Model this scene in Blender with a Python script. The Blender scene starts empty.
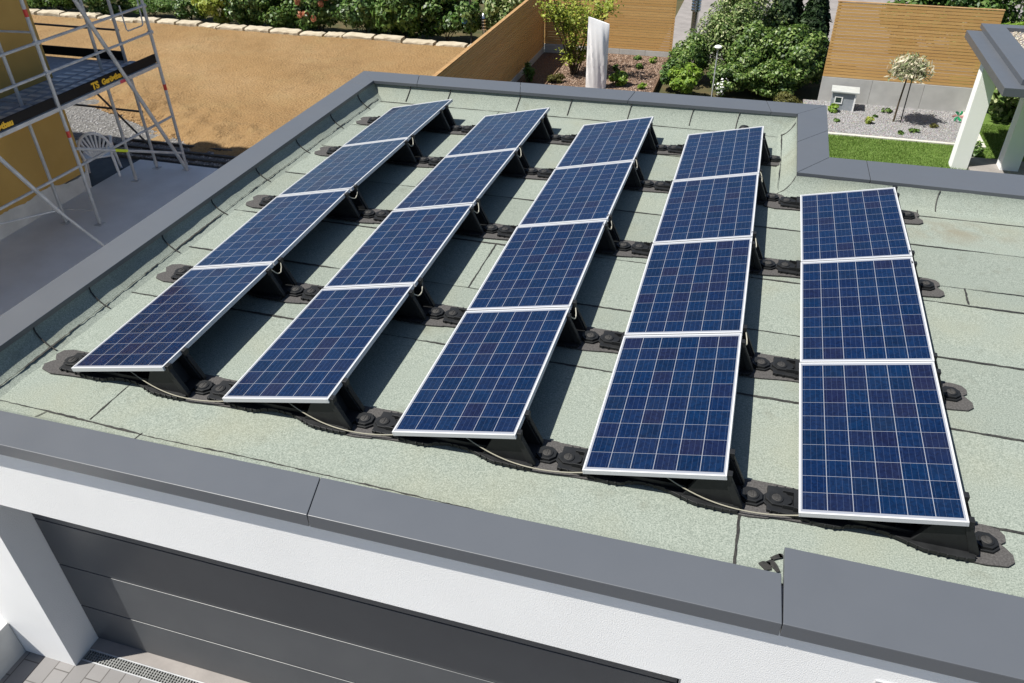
import bpy, math, random
import numpy as np
from mathutils import Vector, Matrix
R = math.radians
random.seed(7)
S = bpy.context.scene
COL = S.collection

# ------------------------------------------------------------------ camera
cam = bpy.data.objects.new('camera', bpy.data.cameras.new('camera')); COL.objects.link(cam)
yaw, pit, roll, FPX = -0.2987, 0.6197, -0.0159, 784.0726
ca, sa, cp, sp = math.cos(yaw), math.sin(yaw), math.cos(pit), math.sin(pit)
f_ = Vector((sa*cp, ca*cp, -sp)); r_ = Vector((ca, -sa, 0)); u_ = r_.cross(f_)
r2 = r_*math.cos(roll) + u_*math.sin(roll); u2 = -r_*math.sin(roll) + u_*math.cos(roll)
m = Matrix((r2, u2, -f_)).transposed().to_4x4(); m.translation = Vector((5.0977, -3.9819, 4.0846))
cam.matrix_world = m
cam.data.sensor_width = 36; cam.data.lens = FPX/1024*36
cam.data.clip_start = .05; cam.data.clip_end = 500
S.camera = cam
# ------------------------------------------------------------------ sky and sun
tos = Vector((-.59, -.32, 1.17)).normalized()
W = bpy.data.worlds.new('World'); S.world = W; W.use_nodes = True
nt = W.node_tree; bg = nt.nodes['Background']
sky = nt.nodes.new('ShaderNodeTexSky'); sky.sky_type = 'NISHITA'; sky.sun_disc = False
sky.sun_elevation = math.asin(tos.z); sky.sun_rotation = math.atan2(tos.x, tos.y)
nt.links.new(sky.outputs[0], bg.inputs[0]); bg.inputs[1].default_value = .062; sky.ozone_density = 3.5
sun = bpy.data.objects.new('sun', bpy.data.lights.new('sun', 'SUN')); COL.objects.link(sun)
sun.data.energy = 4.8; sun.data.angle = R(.5); sun.data.color = (1, .96, .89)
sun.rotation_euler = (-tos).to_track_quat('-Z', 'Y').to_euler()
vs = S.view_settings; vs.view_transform = 'Standard'; vs.look = 'None'; vs.exposure = .66; vs.gamma = 1

# ------------------------------------------------------------------ materials
def mat(name, col, rough=.6, metal=0, spec=.5):
    M = bpy.data.materials.new(name); M.use_nodes = True
    b = M.node_tree.nodes['Principled BSDF']
    b.inputs['Base Color'].default_value = (*col, 1); b.inputs['Roughness'].default_value = rough
    b.inputs['Metallic'].default_value = metal; b.inputs['Specular IOR Level'].default_value = spec
    return M
class N:
    def __init__(s, M): s.t = M.node_tree; s.b = s.t.nodes['Principled BSDF']
    def new(s, k, **kw):
        n = s.t.nodes.new(k)
        for a, v in kw.items(): setattr(n, a, v)
        return n
    def link(s, a, b): s.t.links.new(a, b)
    def math(s, op, a, b=None, c=None):
        n = s.new('ShaderNodeMath', operation=op)
        for i, v in enumerate((a, b, c)):
            if v is None: continue
            if isinstance(v, (int, float)): n.inputs[i].default_value = v
            else: s.link(v, n.inputs[i])
        return n.outputs[0]
    def coord(s, k='Object'): return s.new('ShaderNodeTexCoord').outputs[k]
    def noise(s, scale, detail=3, vec=None, rough=.55):
        n = s.new('ShaderNodeTexNoise'); n.inputs['Scale'].default_value = scale; n.inputs['Detail'].default_value = detail
        n.inputs['Roughness'].default_value = rough
        s.link(vec if vec is not None else s.coord(), n.inputs['Vector']); return n.outputs['Fac']
    def ramp(s, fac, stops):
        n = s.new('ShaderNodeValToRGB'); e = n.color_ramp.elements
        while len(e) < len(stops): e.new(.5)
        for i, (p, c) in enumerate(stops): e[i].position = p; e[i].color = (*c, 1)
        s.link(fac, n.inputs[0]); return n.outputs[0]
    def mix(s, fac, a, b, mode='MIX'):
        n = s.new('ShaderNodeMix', data_type='RGBA', blend_type=mode)
        for i, v in ((0, fac), (6, a), (7, b)):
            if isinstance(v, (int, float)): n.inputs[i].default_value = v
            elif isinstance(v, tuple): n.inputs[i].default_value = (*v, 1)
            else: s.link(v, n.inputs[i])
        return n.outputs[2]
    def col(s, o): s.link(o, s.b.inputs['Base Color'])
    def bump(s, h, strength=.3, dist=.01):
        n = s.new('ShaderNodeBump'); n.inputs['Strength'].default_value = strength; n.inputs['Distance'].default_value = dist
        s.link(h, n.inputs['Height']); s.link(n.outputs[0], s.b.inputs['Normal'])
def g3(v): return (v, v, v)
def mottled(name, a, b, scale, rough=.7, bump=0, bscale=None, dist=.01, spec=.3, detail=4, lo=.3, hi=.7):
    M = mat(name, a, rough, spec=spec); n = N(M)
    n.col(n.ramp(n.noise(scale, detail), [(lo, a), (hi, b)]))
    if bump: n.bump(n.noise(bscale or scale*4, 3), bump, dist)
    return M

def island(name, stops, rough=.6, spec=.3, trans=0, bumpscale=0):
    """colour that varies from loose piece to loose piece (leaf, slat, stone)"""
    M = mat(name, stops[0][1], rough, spec=spec); n = N(M)
    geo = n.new('ShaderNodeNewGeometry')
    c = n.ramp(geo.outputs['Random Per Island'], stops); n.col(c)
    if trans:
        tr = n.new('ShaderNodeBsdfTranslucent'); n.link(c, tr.inputs[0])
        mx = n.new('ShaderNodeMixShader'); mx.inputs[0].default_value = trans
        n.link(n.b.outputs[0], mx.inputs[1]); n.link(tr.outputs[0], mx.inputs[2])
        out = [q for q in n.t.nodes if q.type == 'OUTPUT_MATERIAL'][0]; n.link(mx.outputs[0], out.inputs[0])
    return M

M_COP = mat('coping_metal', (.115, .122, .142), .42, 0, .5); n = N(M_COP)
n.col(n.mix(n.math('MULTIPLY', n.noise(3.1, 5), .35), (.084, .092, .104), (.108, .117, .131)))
n.link(n.math('MULTIPLY_ADD', n.noise(1.7, 6), .28, .28), n.b.inputs['Roughness']); n.bump(n.noise(2.3, 2), .12, .02)
M_STUCCO = mat('white_render', (.82, .82, .81), .9, spec=.2); n = N(M_STUCCO)
n.col(n.ramp(n.noise(1.3, 6), [(.3, (.83, .83, .82)), (.7, (.87, .87, .86))])); n.bump(n.noise(120, 4), .5, .006)
# bitumen roof with mineral chippings
M_ROOF = mat('mineral_felt', (.2, .22, .18), .95, spec=.15); n = N(M_ROOF)
gr = n.noise(92, 4, rough=.8); md = n.noise(18, 4); lg = n.noise(.9, 5)
c = n.ramp(gr, [(.30, (.066, .084, .072)), (.50, (.212, .243, .212)), (.70, (.375, .405, .36))])
c = n.mix(n.math('MULTIPLY', md, .42), c, (.238, .266, .234))
c = n.mix(n.ramp(lg, [(.50, g3(0)), (.78, g3(.32))]), c, (.272, .256, .165))
vd = n.new('ShaderNodeVectorMath', operation='SUBTRACT'); n.link(n.coord(), vd.inputs[0]); vd.inputs[1].default_value = (7.35, 4.72, 0)
vm = n.new('ShaderNodeVectorMath', operation='MULTIPLY'); n.link(vd.outputs[0], vm.inputs[0]); vm.inputs[1].default_value = (1/1.1, 1/.42, 0)
vl = n.new('ShaderNodeVectorMath', operation='LENGTH'); n.link(vm.outputs[0], vl.inputs[0])
sm_ = n.math('MULTIPLY', n.ramp(vl.outputs['Value'], [(.0, g3(1)), (1., g3(0))]), n.ramp(n.noise(3.5, 5), [(.35, g3(0)), (.6, g3(.85))]))
c = n.mix(sm_, c, (.185, .165, .118))
st = n.noise(4.5, 6)
c = n.mix(n.ramp(st, [(.60, g3(0)), (.78, g3(.45))]), c, (.135, .140, .108))
sy = n.new('ShaderNodeSeparateXYZ'); n.link(n.coord(), sy.inputs[0])
tr_ = n.new('ShaderNodeValToRGB'); tr_.color_ramp.interpolation = 'CONSTANT'; e_ = tr_.color_ramp.elements
stops_ = [(0, .98), (.0611, 1.04), (.25, .95), (.3544, 1.02), (.4544, .93), (.5833, 1.03), (.6911, .97), (.7889, 1.04), (.9, .96)]
while len(e_) < len(stops_): e_.new(.5)
for q_, (p_, v_) in zip(e_, stops_): q_.position = p_; q_.color = (v_, v_, v_*.985, 1)
n.link(n.math('DIVIDE', n.math('ADD', sy.outputs[1], 1.0), 9.0), tr_.inputs[0])
c = n.mix(1.0, c, tr_.outputs[0], 'MULTIPLY')
n.col(c); n.bump(n.noise(160, 2), .5, .004)
M_UP = M_ROOF
M_BIT = mottled('bitumen_bead', (.018, .018, .018), (.05, .048, .042), 30, .6)
M_DOOR = mat('door_anthracite', (.060, .066, .074), .40, 0, .5); n = N(M_DOOR)
n.col(n.ramp(n.noise(1.6, 6), [(.3, (.057, .063, .071)), (.75, (.074, .080, .087))])); n.bump(n.noise(140, 2), .08, .002)
M_BLACKP = mottled('black_plastic', (.0065, .0072, .008), (.016, .017, .018), 9, .55, spec=.35)
M_MAT = mottled('rubber_granulate', (.052, .050, .049), (.10, .096, .093), 70, .95, .5, 150, .004, spec=.1)
M_KNOB = mottled('dusty_knob', (.022, .022, .022), (.055, .053, .05), 25, .8)
M_ALU = mat('panel_aluminium', (.80, .81, .82), .38, 1); 
M_ALUW = mat('anodised_frame', (.50, .51, .52), .4, 0)
M_STEEL = mottled('galvanised_tube', (.32, .33, .34), (.46, .47, .48), 6, .45, spec=.5)
M_CABLE2 = mat('pale_cable', (.40, .385, .31), .6)
M_CABLE = mat('beige_cable', (.31, .295, .23), .6)
# photovoltaic glass, 6 x 10 polycrystalline cells; object space is in metres
M_PV = mat('pv_glass', (.01, .02, .1), .09, 0, .36); n = N(M_PV)
sx = n.new('ShaderNodeSeparateXYZ'); n.link(n.coord(), sx.inputs[0])
def cellax(o, off): 
    v = n.math('DIVIDE', n.math('SUBTRACT', o, off), .1582); f = n.math('FRACT', v)
    return v, f, n.math('MINIMUM', f, n.math('SUBTRACT', 1.0, f))
vx, fx, ex = cellax(sx.outputs[0], .0214); vy, fy, ey = cellax(sx.outputs[1], .034)
inx = n.math('MULTIPLY', n.math('GREATER_THAN', vx, 0.0), n.math('LESS_THAN', vx, 6.0))
iny = n.math('MULTIPLY', n.math('GREATER_THAN', vy, 0.0), n.math('LESS_THAN', vy, 10.0))
gap = n.math('MULTIPLY', n.math('GREATER_THAN', ex, .0135), n.math('GREATER_THAN', ey, .0085))
cell = n.math('MULTIPLY', n.math('MULTIPLY', inx, iny), gap)
cmb = n.new('ShaderNodeCombineXYZ'); n.link(n.math('FLOOR', vx), cmb.inputs[0]); n.link(n.math('FLOOR', vy), cmb.inputs[1])
oi = n.new('ShaderNodeObjectInfo'); n.link(n.math('MULTIPLY', oi.outputs['Random'], 91.7), cmb.inputs[2])
wn = n.new('ShaderNodeTexWhiteNoise', noise_dimensions='3D'); n.link(cmb.outputs[0], wn.inputs['Vector'])
cc = n.ramp(wn.outputs['Value'], [(.0, (.0020, .0135, .048)), (.35, (.0024, .0178, .064)), (.7, (.0030, .0140, .056)), (.9, (.0055, .0128, .048)), (1, (.0080, .0118, .042))])
off = n.new('ShaderNodeVectorMath', operation='ADD'); n.link(n.coord(), off.inputs[0]); n.link(cmb.outputs[0], off.inputs[1])
vo = n.new('ShaderNodeTexVoronoi'); vo.inputs['Scale'].default_value = 55; n.link(off.outputs[0], vo.inputs['Vector'])
sv = n.new('ShaderNodeSeparateColor'); n.link(vo.outputs['Color'], sv.inputs[0])
cc = n.mix(n.math('MULTIPLY', sv.outputs[0], .8), cc, n.mix(1.0, cc, (.55, .45, .50), 'MULTIPLY'))
tint = n.mix(n.math('MULTIPLY', oi.outputs['Random'], .5), cc, n.mix(1.0, cc, (1.25, 1.0, .9), 'MULTIPLY')); cc = tint
b4 = n.math('FRACT', n.math('ADD', n.math('MULTIPLY', fx, 4.0), 0.5)); bb = n.math('MINIMUM', b4, n.math('SUBTRACT', 1.0, b4))
bus = n.math('MULTIPLY', n.math('LESS_THAN', bb, .028), n.math('GREATER_THAN', fx, .07)); bus = n.math('MULTIPLY', bus, n.math('LESS_THAN', fx, .93))
cc = n.mix(n.math('MULTIPLY', bus, .5), cc, (.055, .075, .13))
ds = n.noise(2.1, 6, off.outputs[0])
cc = n.mix(n.math('MULTIPLY', n.math('SUBTRACT', ds, .38), .12), cc, (.11, .11, .105))
c = n.mix(cell, (.24, .255, .29), cc); n.col(c)
dust = n.noise(7, 5, off.outputs[0])
n.link(n.math('MULTIPLY_ADD', dust, .14, .05), n.b.inputs['Roughness'])

M_SOIL = mat('dry_soil', (.2, .12, .05), .95, spec=.1); n = N(M_SOIL)
c = n.ramp(n.noise(.55, 6), [(.3, (.195, .116, .050)), (.5, (.25, .157, .072)), (.7, (.31, .208, .108))])
c = n.mix(n.ramp(n.noise(14, 5), [(.45, g3(0)), (.7, g3(.55))]), c, (.120, .076, .038))
c = n.mix(n.ramp(n.noise(1.1, 6), [(.50, g3(0)), (.70, g3(.45))]), c, (.20, .150, .068))
c = n.mix(n.ramp(n.noise(.34, 4), [(.42, g3(0)), (.62, g3(.55))]), c, (.235, .140, .058))
c = n.mix(n.ramp(n.noise(38, 4), [(.42, g3(0)), (.68, g3(.5))]), c, (.34, .24, .125))
n.col(c); n.bump(n.noise(16, 6), .9, .07)
M_CONC = mottled('terrace_concrete', (.54, .535, .525), (.68, .675, .66), .9, .8, .15, 40, .003, detail=8)
M_PAVE_BG = mottled('grey_asphalt_path', (.20, .185, .175), (.27, .25, .235), 3, .9, .2, 60, .004)
M_GRAVEL = mat('crushed_grey_gravel', (.25, .24, .23), .95, spec=.1); n = N(M_GRAVEL)
v = n.new('ShaderNodeTexVoronoi'); v.inputs['Scale'].default_value = 26; n.link(n.coord(), v.inputs['Vector'])
n.col(n.mix(n.noise(60, 3), n.mix(.55, (.21, .20, .195), v.outputs['Color'], 'SOFT_LIGHT'), (.30, .29, .28)))
n.bump(v.outputs['Distance'], .9, .03)
M_GROUND = mottled('scrubby_ground', (.045, .055, .02), (.10, .075, .035), 2, .95, .5, 20, .03)
M_LAWN = mottled('lawn_soil', (.075, .13, .022), (.12, .19, .038), 5, .95, .6, 70, .02)
M_MULCH = mat('bark_mulch', (.1, .06, .04), .95, spec=.1); n = N(M_MULCH)
v = n.new('ShaderNodeTexVoronoi'); v.inputs['Scale'].default_value = 22; n.link(n.coord(), v.inputs['Vector'])
n.col(n.ramp(n.noise(35, 4), [(.3, (.07, .046, .032)), (.55, (.19, .125, .088)), (.75, (.31, .235, .18))])); n.bump(v.outputs['Distance'], .9, .03)
M_PLINTH = mottled('concrete_panel', (.40, .395, .38), (.50, .495, .475), 2.5, .85, .15, 70, .003, detail=7)
M_OCHRE = mottled('ochre_render', (.40, .25, .070), (.49, .315, .095), .8, .9, .3, 60, .004, detail=7)
M_SLAB = mottled('grey_render_band', (.46, .46, .445), (.58, .58, .56), 3, .85)
M_WOOD = island('larch_slats', [(0, (.52, .295, .098)), (.3, (.58, .345, .122)), (.65, (.62, .38, .145)), (1, (.54, .31, .108))], .65); n = N(M_WOOD)
mp = n.new('ShaderNodeMapping'); mp.inputs['Scale'].default_value = (1.2, 1.2, 40); n.link(n.coord(), mp.inputs[0])
lk = n.b.inputs['Base Color'].links[0].from_socket
n.col(n.mix(n.ramp(n.noise(2.2, 5, mp.outputs[0]), [(.42, g3(0)), (.75, g3(.6))]), lk, (.36, .20, .085)))
M_WOODS = mottled('fence_end_timber', (.30, .17, .07), (.40, .25, .11), 6, .7)
M_WHITE = mat('white_paint', (.80, .80, .79), .5)
M_STONE = mottled('pale_sandstone', (.36, .31, .225), (.50, .445, .345), 4, .9, .5, 25, .02)
M_BLK = mat('black_board', (.008, .008, .009), .7, 0, .2)
M_YEL = mat('yellow_lettering', (.70, .42, .02), .5)
M_RED = mat('red_tape', (.50, .035, .025), .5)
M_LIME = mat('lime_tape', (.55, .65, .02), .5)
M_DECK = mottled('deck_grid', (.17, .20, .24), (.26, .30, .35), 9, .6)
M_COVER = mottled('white_cover_cloth', (.78, .78, .78), (.86, .86, .86), 2, .8)
M_STAIN = mat('stainless', (.55, .56, .57), .25, 1)
M_DSTEEL = mat('dark_metal', (.03, .03, .032), .4)
M_BARK = mottled('bark', (.05, .035, .022), (.12, .09, .06), 20, .9, .5, 60, .01)
M_GLASS = mat('window_glass', (.03, .05, .05), .05, 0, .6)
M_ALUGREY = mat('grey_window_frame', (.5, .51, .52), .4, .3)
M_CHAIR = mat('white_plastic', (.74, .74, .75), .4)
M_BLUE = mat('blue_glaze', (.02, .14, .42), .3)
M_GREENT = mat('green_plastic', (.02, .34, .14), .4); M_PINKT = mat('pink_plastic', (.6, .28, .26), .5)
M_HUT = mottled('grey_stained_wood', (.24, .265, .29), (.31, .335, .36), 8, .7)
M_FELTGREY = mottled('pale_roof_sheet', (.34, .36, .35), (.42, .44, .43), 8, .7)
M_DARK = mottled('trench_shade', (.012, .014, .016), (.035, .037, .04), 3, .6)  # near-black colour stands in for shade in the gap past the terrace
M_PEB = island('carport_pebbles', [(0, (.24, .19, .13)), (.5, (.40, .35, .27)), (1, (.55, .50, .42))], .8)
M_WPEB = island('grey_pebbles', [(0, (.17, .167, .167)), (.5, (.26, .255, .255)), (1, (.36, .355, .355))], .85)
M_CLOD = island('soil_clods', [(0, (.15, .09, .038)), (1, (.30, .19, .088))], .95)
M_PAVER = mat('grey_pavers', (.22, .21, .2), .85); n = N(M_PAVER)
br = n.new('ShaderNodeTexBrick'); br.offset = .5
br.inputs['Color1'].default_value = (.18, .176, .175, 1); br.inputs['Color2'].default_value = (.23, .225, .223, 1); br.inputs['Mortar'].default_value = (.07, .066, .062, 1)
br.inputs['Scale'].default_value = 1; br.inputs['Mortar Size'].default_value = .006; br.inputs['Brick Width'].default_value = .36; br.inputs['Row Height'].default_value = .18
mp = n.new('ShaderNodeMapping'); mp.inputs['Rotation'].default_value = (0, 0, R(90)); n.link(n.coord(), mp.inputs[0]); n.link(mp.outputs[0], br.inputs[0])
n.col(n.mix(n.math('MULTIPLY', n.noise(9, 6), .45), br.outputs[0], (.16, .15, .145)))
n.bump(n.math('SUBTRACT', 1.0, br.outputs['Fac']), .4, .006)

# ------------------------------------------------------------------ geometry helpers
class MB:
    def __init__(s): s.v = []; s.f = []
    def add(s, vs, fs):
        o = len(s.v); s.v += [tuple(map(float, q)) for q in vs]; s.f += [tuple(i+o for i in q) for q in fs]; return s
    def box(s, a, b):
        x0, y0, z0 = a; x1, y1, z1 = b
        return s.add([(x0,y0,z0),(x1,y0,z0),(x1,y1,z0),(x0,y1,z0),(x0,y0,z1),(x1,y0,z1),(x1,y1,z1),(x0,y1,z1)],
                     [(3,2,1,0),(4,5,6,7),(0,1,5,4),(1,2,6,5),(2,3,7,6),(3,0,4,7)])
    def prism(s, pts, d, axis='z', lo=0.):
        """outline extruded along an axis from lo to d; outline in the two other axes"""
        k = len(pts)
        def P(a, b, c): return {'z': (a, b, c), 'y': (a, c, b), 'x': (c, a, b)}[axis]
        vs = [P(a, b, lo) for a, b in pts] + [P(a, b, d) for a, b in pts]
        fs = [tuple(range(k))[::-1], tuple(range(k, 2*k))] + [(i, (i+1) % k, k+(i+1) % k, k+i) for i in range(k)]
        return s.add(vs, fs)
    def tube(s, path, r, seg=8, caps=True):
        path = [Vector(q) for q in path]; vs = []; fs = []
        rs = r if isinstance(r, (list, tuple)) else [r]*len(path)
        up = None
        for i, q in enumerate(path):
            t = (path[min(i+1, len(path)-1)] - path[max(i-1, 0)]).normalized()
            if up is None: up = Vector((0, 0, 1)) if abs(t.z) < .9 else Vector((1, 0, 0))
            a = t.cross(up)
            if a.length < 1e-6: a = t.orthogonal()
            a.normalize(); b = a.cross(t).normalized(); up = b
            for k in range(seg):
                w = 2*math.pi*k/seg; vs.append(q + (a*math.cos(w) + b*math.sin(w))*rs[i])
        for i in range(len(path)-1):
            for k in range(seg):
                fs.append((i*seg+k, i*seg+(k+1) % seg, (i+1)*seg+(k+1) % seg, (i+1)*seg+k))
        if caps: fs += [tuple(range(seg))[::-1], tuple(range((len(path)-1)*seg, len(path)*seg))]
        return s.add(vs, fs)
    def lathe(s, prof, c=(0, 0, 0), seg=20):
        vs = []; fs = []
        for r, z in prof:
            for k in range(seg):
                w = 2*math.pi*k/seg; vs.append((c[0]+r*math.cos(w), c[1]+r*math.sin(w), c[2]+z))
        for i in range(len(prof)-1):
            for k in range(seg): fs.append((i*seg+k, i*seg+(k+1) % seg, (i+1)*seg+(k+1) % seg, (i+1)*seg+k))
        fs.append(tuple(range((len(prof)-1)*seg, len(prof)*seg))); fs.append(tuple(range(seg))[::-1])
        return s.add(vs, fs)
    def torus(s, c, R0, r, seg=18, ns=6):
        vs = []; fs = []
        for i in range(seg):
            a = 2*math.pi*i/seg
            for k in range(ns):
                b = 2*math.pi*k/ns; q = R0 + r*math.cos(b)
                vs.append((c[0]+q*math.cos(a), c[1]+q*math.sin(a), c[2]+r*math.sin(b)))
        for i in range(seg):
            for k in range(ns): fs.append((i*ns+k, ((i+1) % seg)*ns+k, ((i+1) % seg)*ns+(k+1) % ns, i*ns+(k+1) % ns))
        return s.add(vs, fs)
    def build(s, name, material, parent=None, bevel=0, smooth=False, loc=None):
        me = bpy.data.meshes.new(name); me.from_pydata(s.v, [], s.f); me.update()
        o = bpy.data.objects.new(name, me); COL.objects.link(o); me.materials.append(material)
        if parent: o.parent = parent
        if loc is not None: o.location = loc
        if smooth:
            me.polygons.foreach_set('use_smooth', [True]*len(me.polygons))
            me.set_sharp_from_angle(angle=R(40))
        if bevel:
            b = o.modifiers.new('bevel', 'BEVEL'); b.width = bevel; b.segments = 2; b.limit_method = 'ANGLE'; b.angle_limit = R(40)
        return o
def tag(o, label=None, cat=None, group=None, kind=None):
    for k, v in (('label', label), ('category', cat), ('group', group), ('kind', kind)):
        if v: o[k] = v
    return o
def thing(name, label, cat, loc=(0, 0, 0), rz=0, group=None):
    o = bpy.data.objects.new(name, None); COL.objects.link(o); o.location = loc; o.rotation_euler = (0, 0, rz); o.empty_display_size = .2
    return tag(o, label, cat, group)
def struct(name, mb, m, **k): return tag(mb.build(name, m, **k), kind='structure')
def kids(o): return [c for c in bpy.data.objects if c.parent == o]
def copy_tree(o, parent=None):
    c = o.copy(); COL.objects.link(c)
    if parent: c.parent = parent
    for ch in kids(o): copy_tree(ch, c)
    return c
def npmesh(name, V, F, material, parent=None):
    """V (n,3), F (m,k) arrays"""
    me = bpy.data.meshes.new(name); k = F.shape[1]
    me.vertices.add(len(V)); me.vertices.foreach_set('co', np.ascontiguousarray(V, np.float32).ravel())
    me.loops.add(F.size); me.loops.foreach_set('vertex_index', np.ascontiguousarray(F, np.int32).ravel())
    me.polygons.add(len(F)); me.polygons.foreach_set('loop_start', np.arange(0, F.size, k, dtype=np.int32))
    me.update(calc_edges=True); me.materials.append(material)
    o = bpy.data.objects.new(name, me); COL.objects.link(o)
    if parent: o.parent = parent
    return o
def vnoise(x, y, seed=0):
    """smooth value noise"""
    rs = np.random.RandomState(seed); T = rs.rand(64, 64)
    xi = np.floor(x).astype(int); yi = np.floor(y).astype(int); fx = x-xi; fy = y-yi
    fx = fx*fx*(3-2*fx); fy = fy*fy*(3-2*fy)
    g = lambda a, b: T[a % 64, b % 64]
    return (g(xi, yi)*(1-fx)+g(xi+1, yi)*fx)*(1-fy)+(g(xi, yi+1)*(1-fx)+g(xi+1, yi+1)*fx)*fy

GZ = -2.8      # garden level; the garage roof is z = 0
# ================================================================== ground
struct('ground', MB().add([(-90,-60,GZ-.14),(90,-60,GZ-.14),(90,110,GZ-.14),(-90,110,GZ-.14)], [(0,1,2,3)]), M_GROUND)
struct('driveway', MB().box((-6,-12,-3.1), (16,-.93,-2.92)), M_PAVER)
struct('terrace', MB().box((-7.95,-8,-2.93), (-1.02,9.82,GZ)), M_CONC, bevel=.01)
M_GRAVD = mottled('rough_grey_hardcore', (.085, .082, .076), (.20, .195, .185), 14, .95, .9, 30, .04, detail=6, lo=.35, hi=.65)
struct('gravel_strip', MB().box((-18,10.0,-2.95), (-1.6,14.5,GZ-.03)), M_GRAVD)
struct('path', MB().box((2.2,20.87,-2.96), (30,60,GZ+.02)), M_PAVE_BG)
# soil lot with uneven surface
gx, gy = np.meshgrid(np.linspace(-24, -1.45, 240), np.linspace(10.55, 20.3, 130))
edge = np.clip((gy-10.45-.55*vnoise(gx*.6, gy*0, 3)-.40*np.clip(-6.9-gx, 0, 9))/.8, 0, 1)
gz = GZ-.16+.20*edge+.07*vnoise(gx*.8, gy*.8, 1)+.035*vnoise(gx*2.2+9, gy*2.2, 7)+.03*vnoise(gx*4.5, gy*4.5, 2)*(1+2*np.exp(-((gy-11.4-.40*np.clip(-6.9-gx, 0, 9))/1.0)**2)*2.2)
V = np.stack([gx, gy, gz], -1).reshape(-1, 3); h, w = gx.shape
I = np.arange(h*w).reshape(h, w); F = np.stack([I[:-1,:-1], I[:-1,1:], I[1:,1:], I[1:,:-1]], -1).reshape(-1, 4)
tag(npmesh('soil_lot', V, F, M_SOIL), kind='structure').data.polygons.foreach_set('use_smooth', [True]*len(F))
def pebbles(name, n, area, z, size, m, seed, zfun=None, flat=.6):
    rs = np.random.RandomState(seed); x0, y0, x1, y1 = area
    P = np.stack([rs.uniform(x0, x1, n), rs.uniform(y0, y1, n), np.full(n, z)], -1)
    if zfun is not None: P = zfun(P, rs)
    O = np.array([(1,0,0),(-1,0,0),(0,1,0),(0,-1,0),(0,0,1),(0,0,-1)], float)
    Fo = np.array([(0,2,4),(2,1,4),(1,3,4),(3,0,4),(2,0,5),(1,2,5),(3,1,5),(0,3,5)])
    s = size*rs.uniform(.5, 1.4, (n, 1, 1)); a = rs.uniform(0, 6.28, n)
    Q = O[None]*(1+rs.uniform(-.3, .3, (n, 6, 3)))*np.array([1, .8, flat])*s
    c, sn = np.cos(a)[:, None], np.sin(a)[:, None]
    Q = np.stack([Q[..., 0]*c-Q[..., 1]*sn, Q[..., 0]*sn+Q[..., 1]*c, Q[..., 2]], -1)+P[:, None]
    F = (Fo[None]+6*np.arange(len(P))[:, None, None]).reshape(-1, 3)
    return tag(npmesh(name, Q.reshape(-1, 3), F, m), kind='stuff')
pebbles('hardcore_stones', 3500, (-12, 10.0, -4, 12.6), GZ-.03, .03, M_WPEB, 6)
def clodpos(P, rs):
    P[:, 1] = 10.75+np.abs(rs.normal(0, .75, len(P)))+.40*np.clip(-6.9-P[:, 0], 0, 9)
    P[:, 2] += .10*np.clip(P[:, 1]-10.75-.40*np.clip(-6.9-P[:, 0], 0, 9), 0, .8)
    return P
pebbles('soil_clods', 7000, (-11.5, 11, -2.5, 13), GZ-.03, .052, M_CLOD, 5, clodpos, .7)
# strip coloured dark as the shaded trench, boards and conduits along the terrace edge
struct('shade_strip', MB().box((-16,8.27,-2.95), (-7.97,9.95,GZ-.08)).box((-7.95,9.84,-2.95), (-3,10.0,GZ-.06)), M_DARK)
for i, (y, x0, x1, z, wd, lab) in enumerate([(10.12, -9.2, -5.2, GZ+.0, .09, 'dark wet plank lying closest to the grey terrace'), (10.42, -9.6, -5.4, GZ+.0, .07, 'thin dark plank lying between two others beside the terrace'), (10.75, -9.0, -6.0, GZ+.01, .06, 'thin dark plank lying nearest the brown soil')]):
    tag(MB().box((x0, y, z-.03), (x1, y+wd, z+.02)).build('plank', mottled('dark_plank_wood', (.035, .033, .032), (.075, .07, .065), 9, .8), bevel=.005), lab, 'plank', 'dark planks by the terrace')

# ================================================================== garage
ZK = [0, .0194, .0552, .0295, 0.]
YK = [0, 1.67, 3.34, 5.01, 6.68]
def rz(y):
    y = np.asarray(y, float); return np.interp(y, [-1.5]+YK+[9], [0]+ZK+[0])
garage = thing('garage_building', 'white rendered flat-roofed garage with solar panels and dark grey parapet coping', 'garage', (0, 0, 0))
wl = MB()
wl.box((-1.0,-.76,-3.0), (-.35,-.60,-.1)).box((-1.0,-1.0,-3.0), (-.35,-.76,.19)).box((-1.0,-.60,-3.0), (-.70,7.6,.19)).box((-1.0,7.6,-3.0), (6.16,7.92,.19))
wl.box((5.86,5.96,-3.0), (6.16,7.6,.19)).box((5.86,5.55,-3.0), (14,5.96,.19)).box((5.27,-1.0,-3.0), (14,-.72,.19)).box((-.35,-1.0,-.57), (5.27,-.74,.19))
wl.build('wall', M_STUCCO, garage)
# roof sheet
def grid(xs, ys):
    X, Y = np.meshgrid(xs, ys); V = np.stack([X, Y, rz(Y)+.006*vnoise(X*1.3, Y*1.3, 9)], -1).reshape(-1, 3); h, w = X.shape
    I = np.arange(h*w).reshape(h, w); return V, np.stack([I[:-1,:-1], I[:-1,1:], I[1:,1:], I[1:,:-1]], -1).reshape(-1, 4)
V1, F1 = grid(np.linspace(-.66, 5.8, 90), np.linspace(-.74, 7.46, 110)); V2, F2 = grid(np.linspace(5.8, 14, 100), np.linspace(-.74, 5.38, 82))
npmesh('roof', np.vstack([V1, V2]), np.vstack([F1, F2+len(V1)]), M_ROOF, garage).data.polygons.foreach_set('use_smooth', [True]*(len(F1)+len(F2)))
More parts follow.
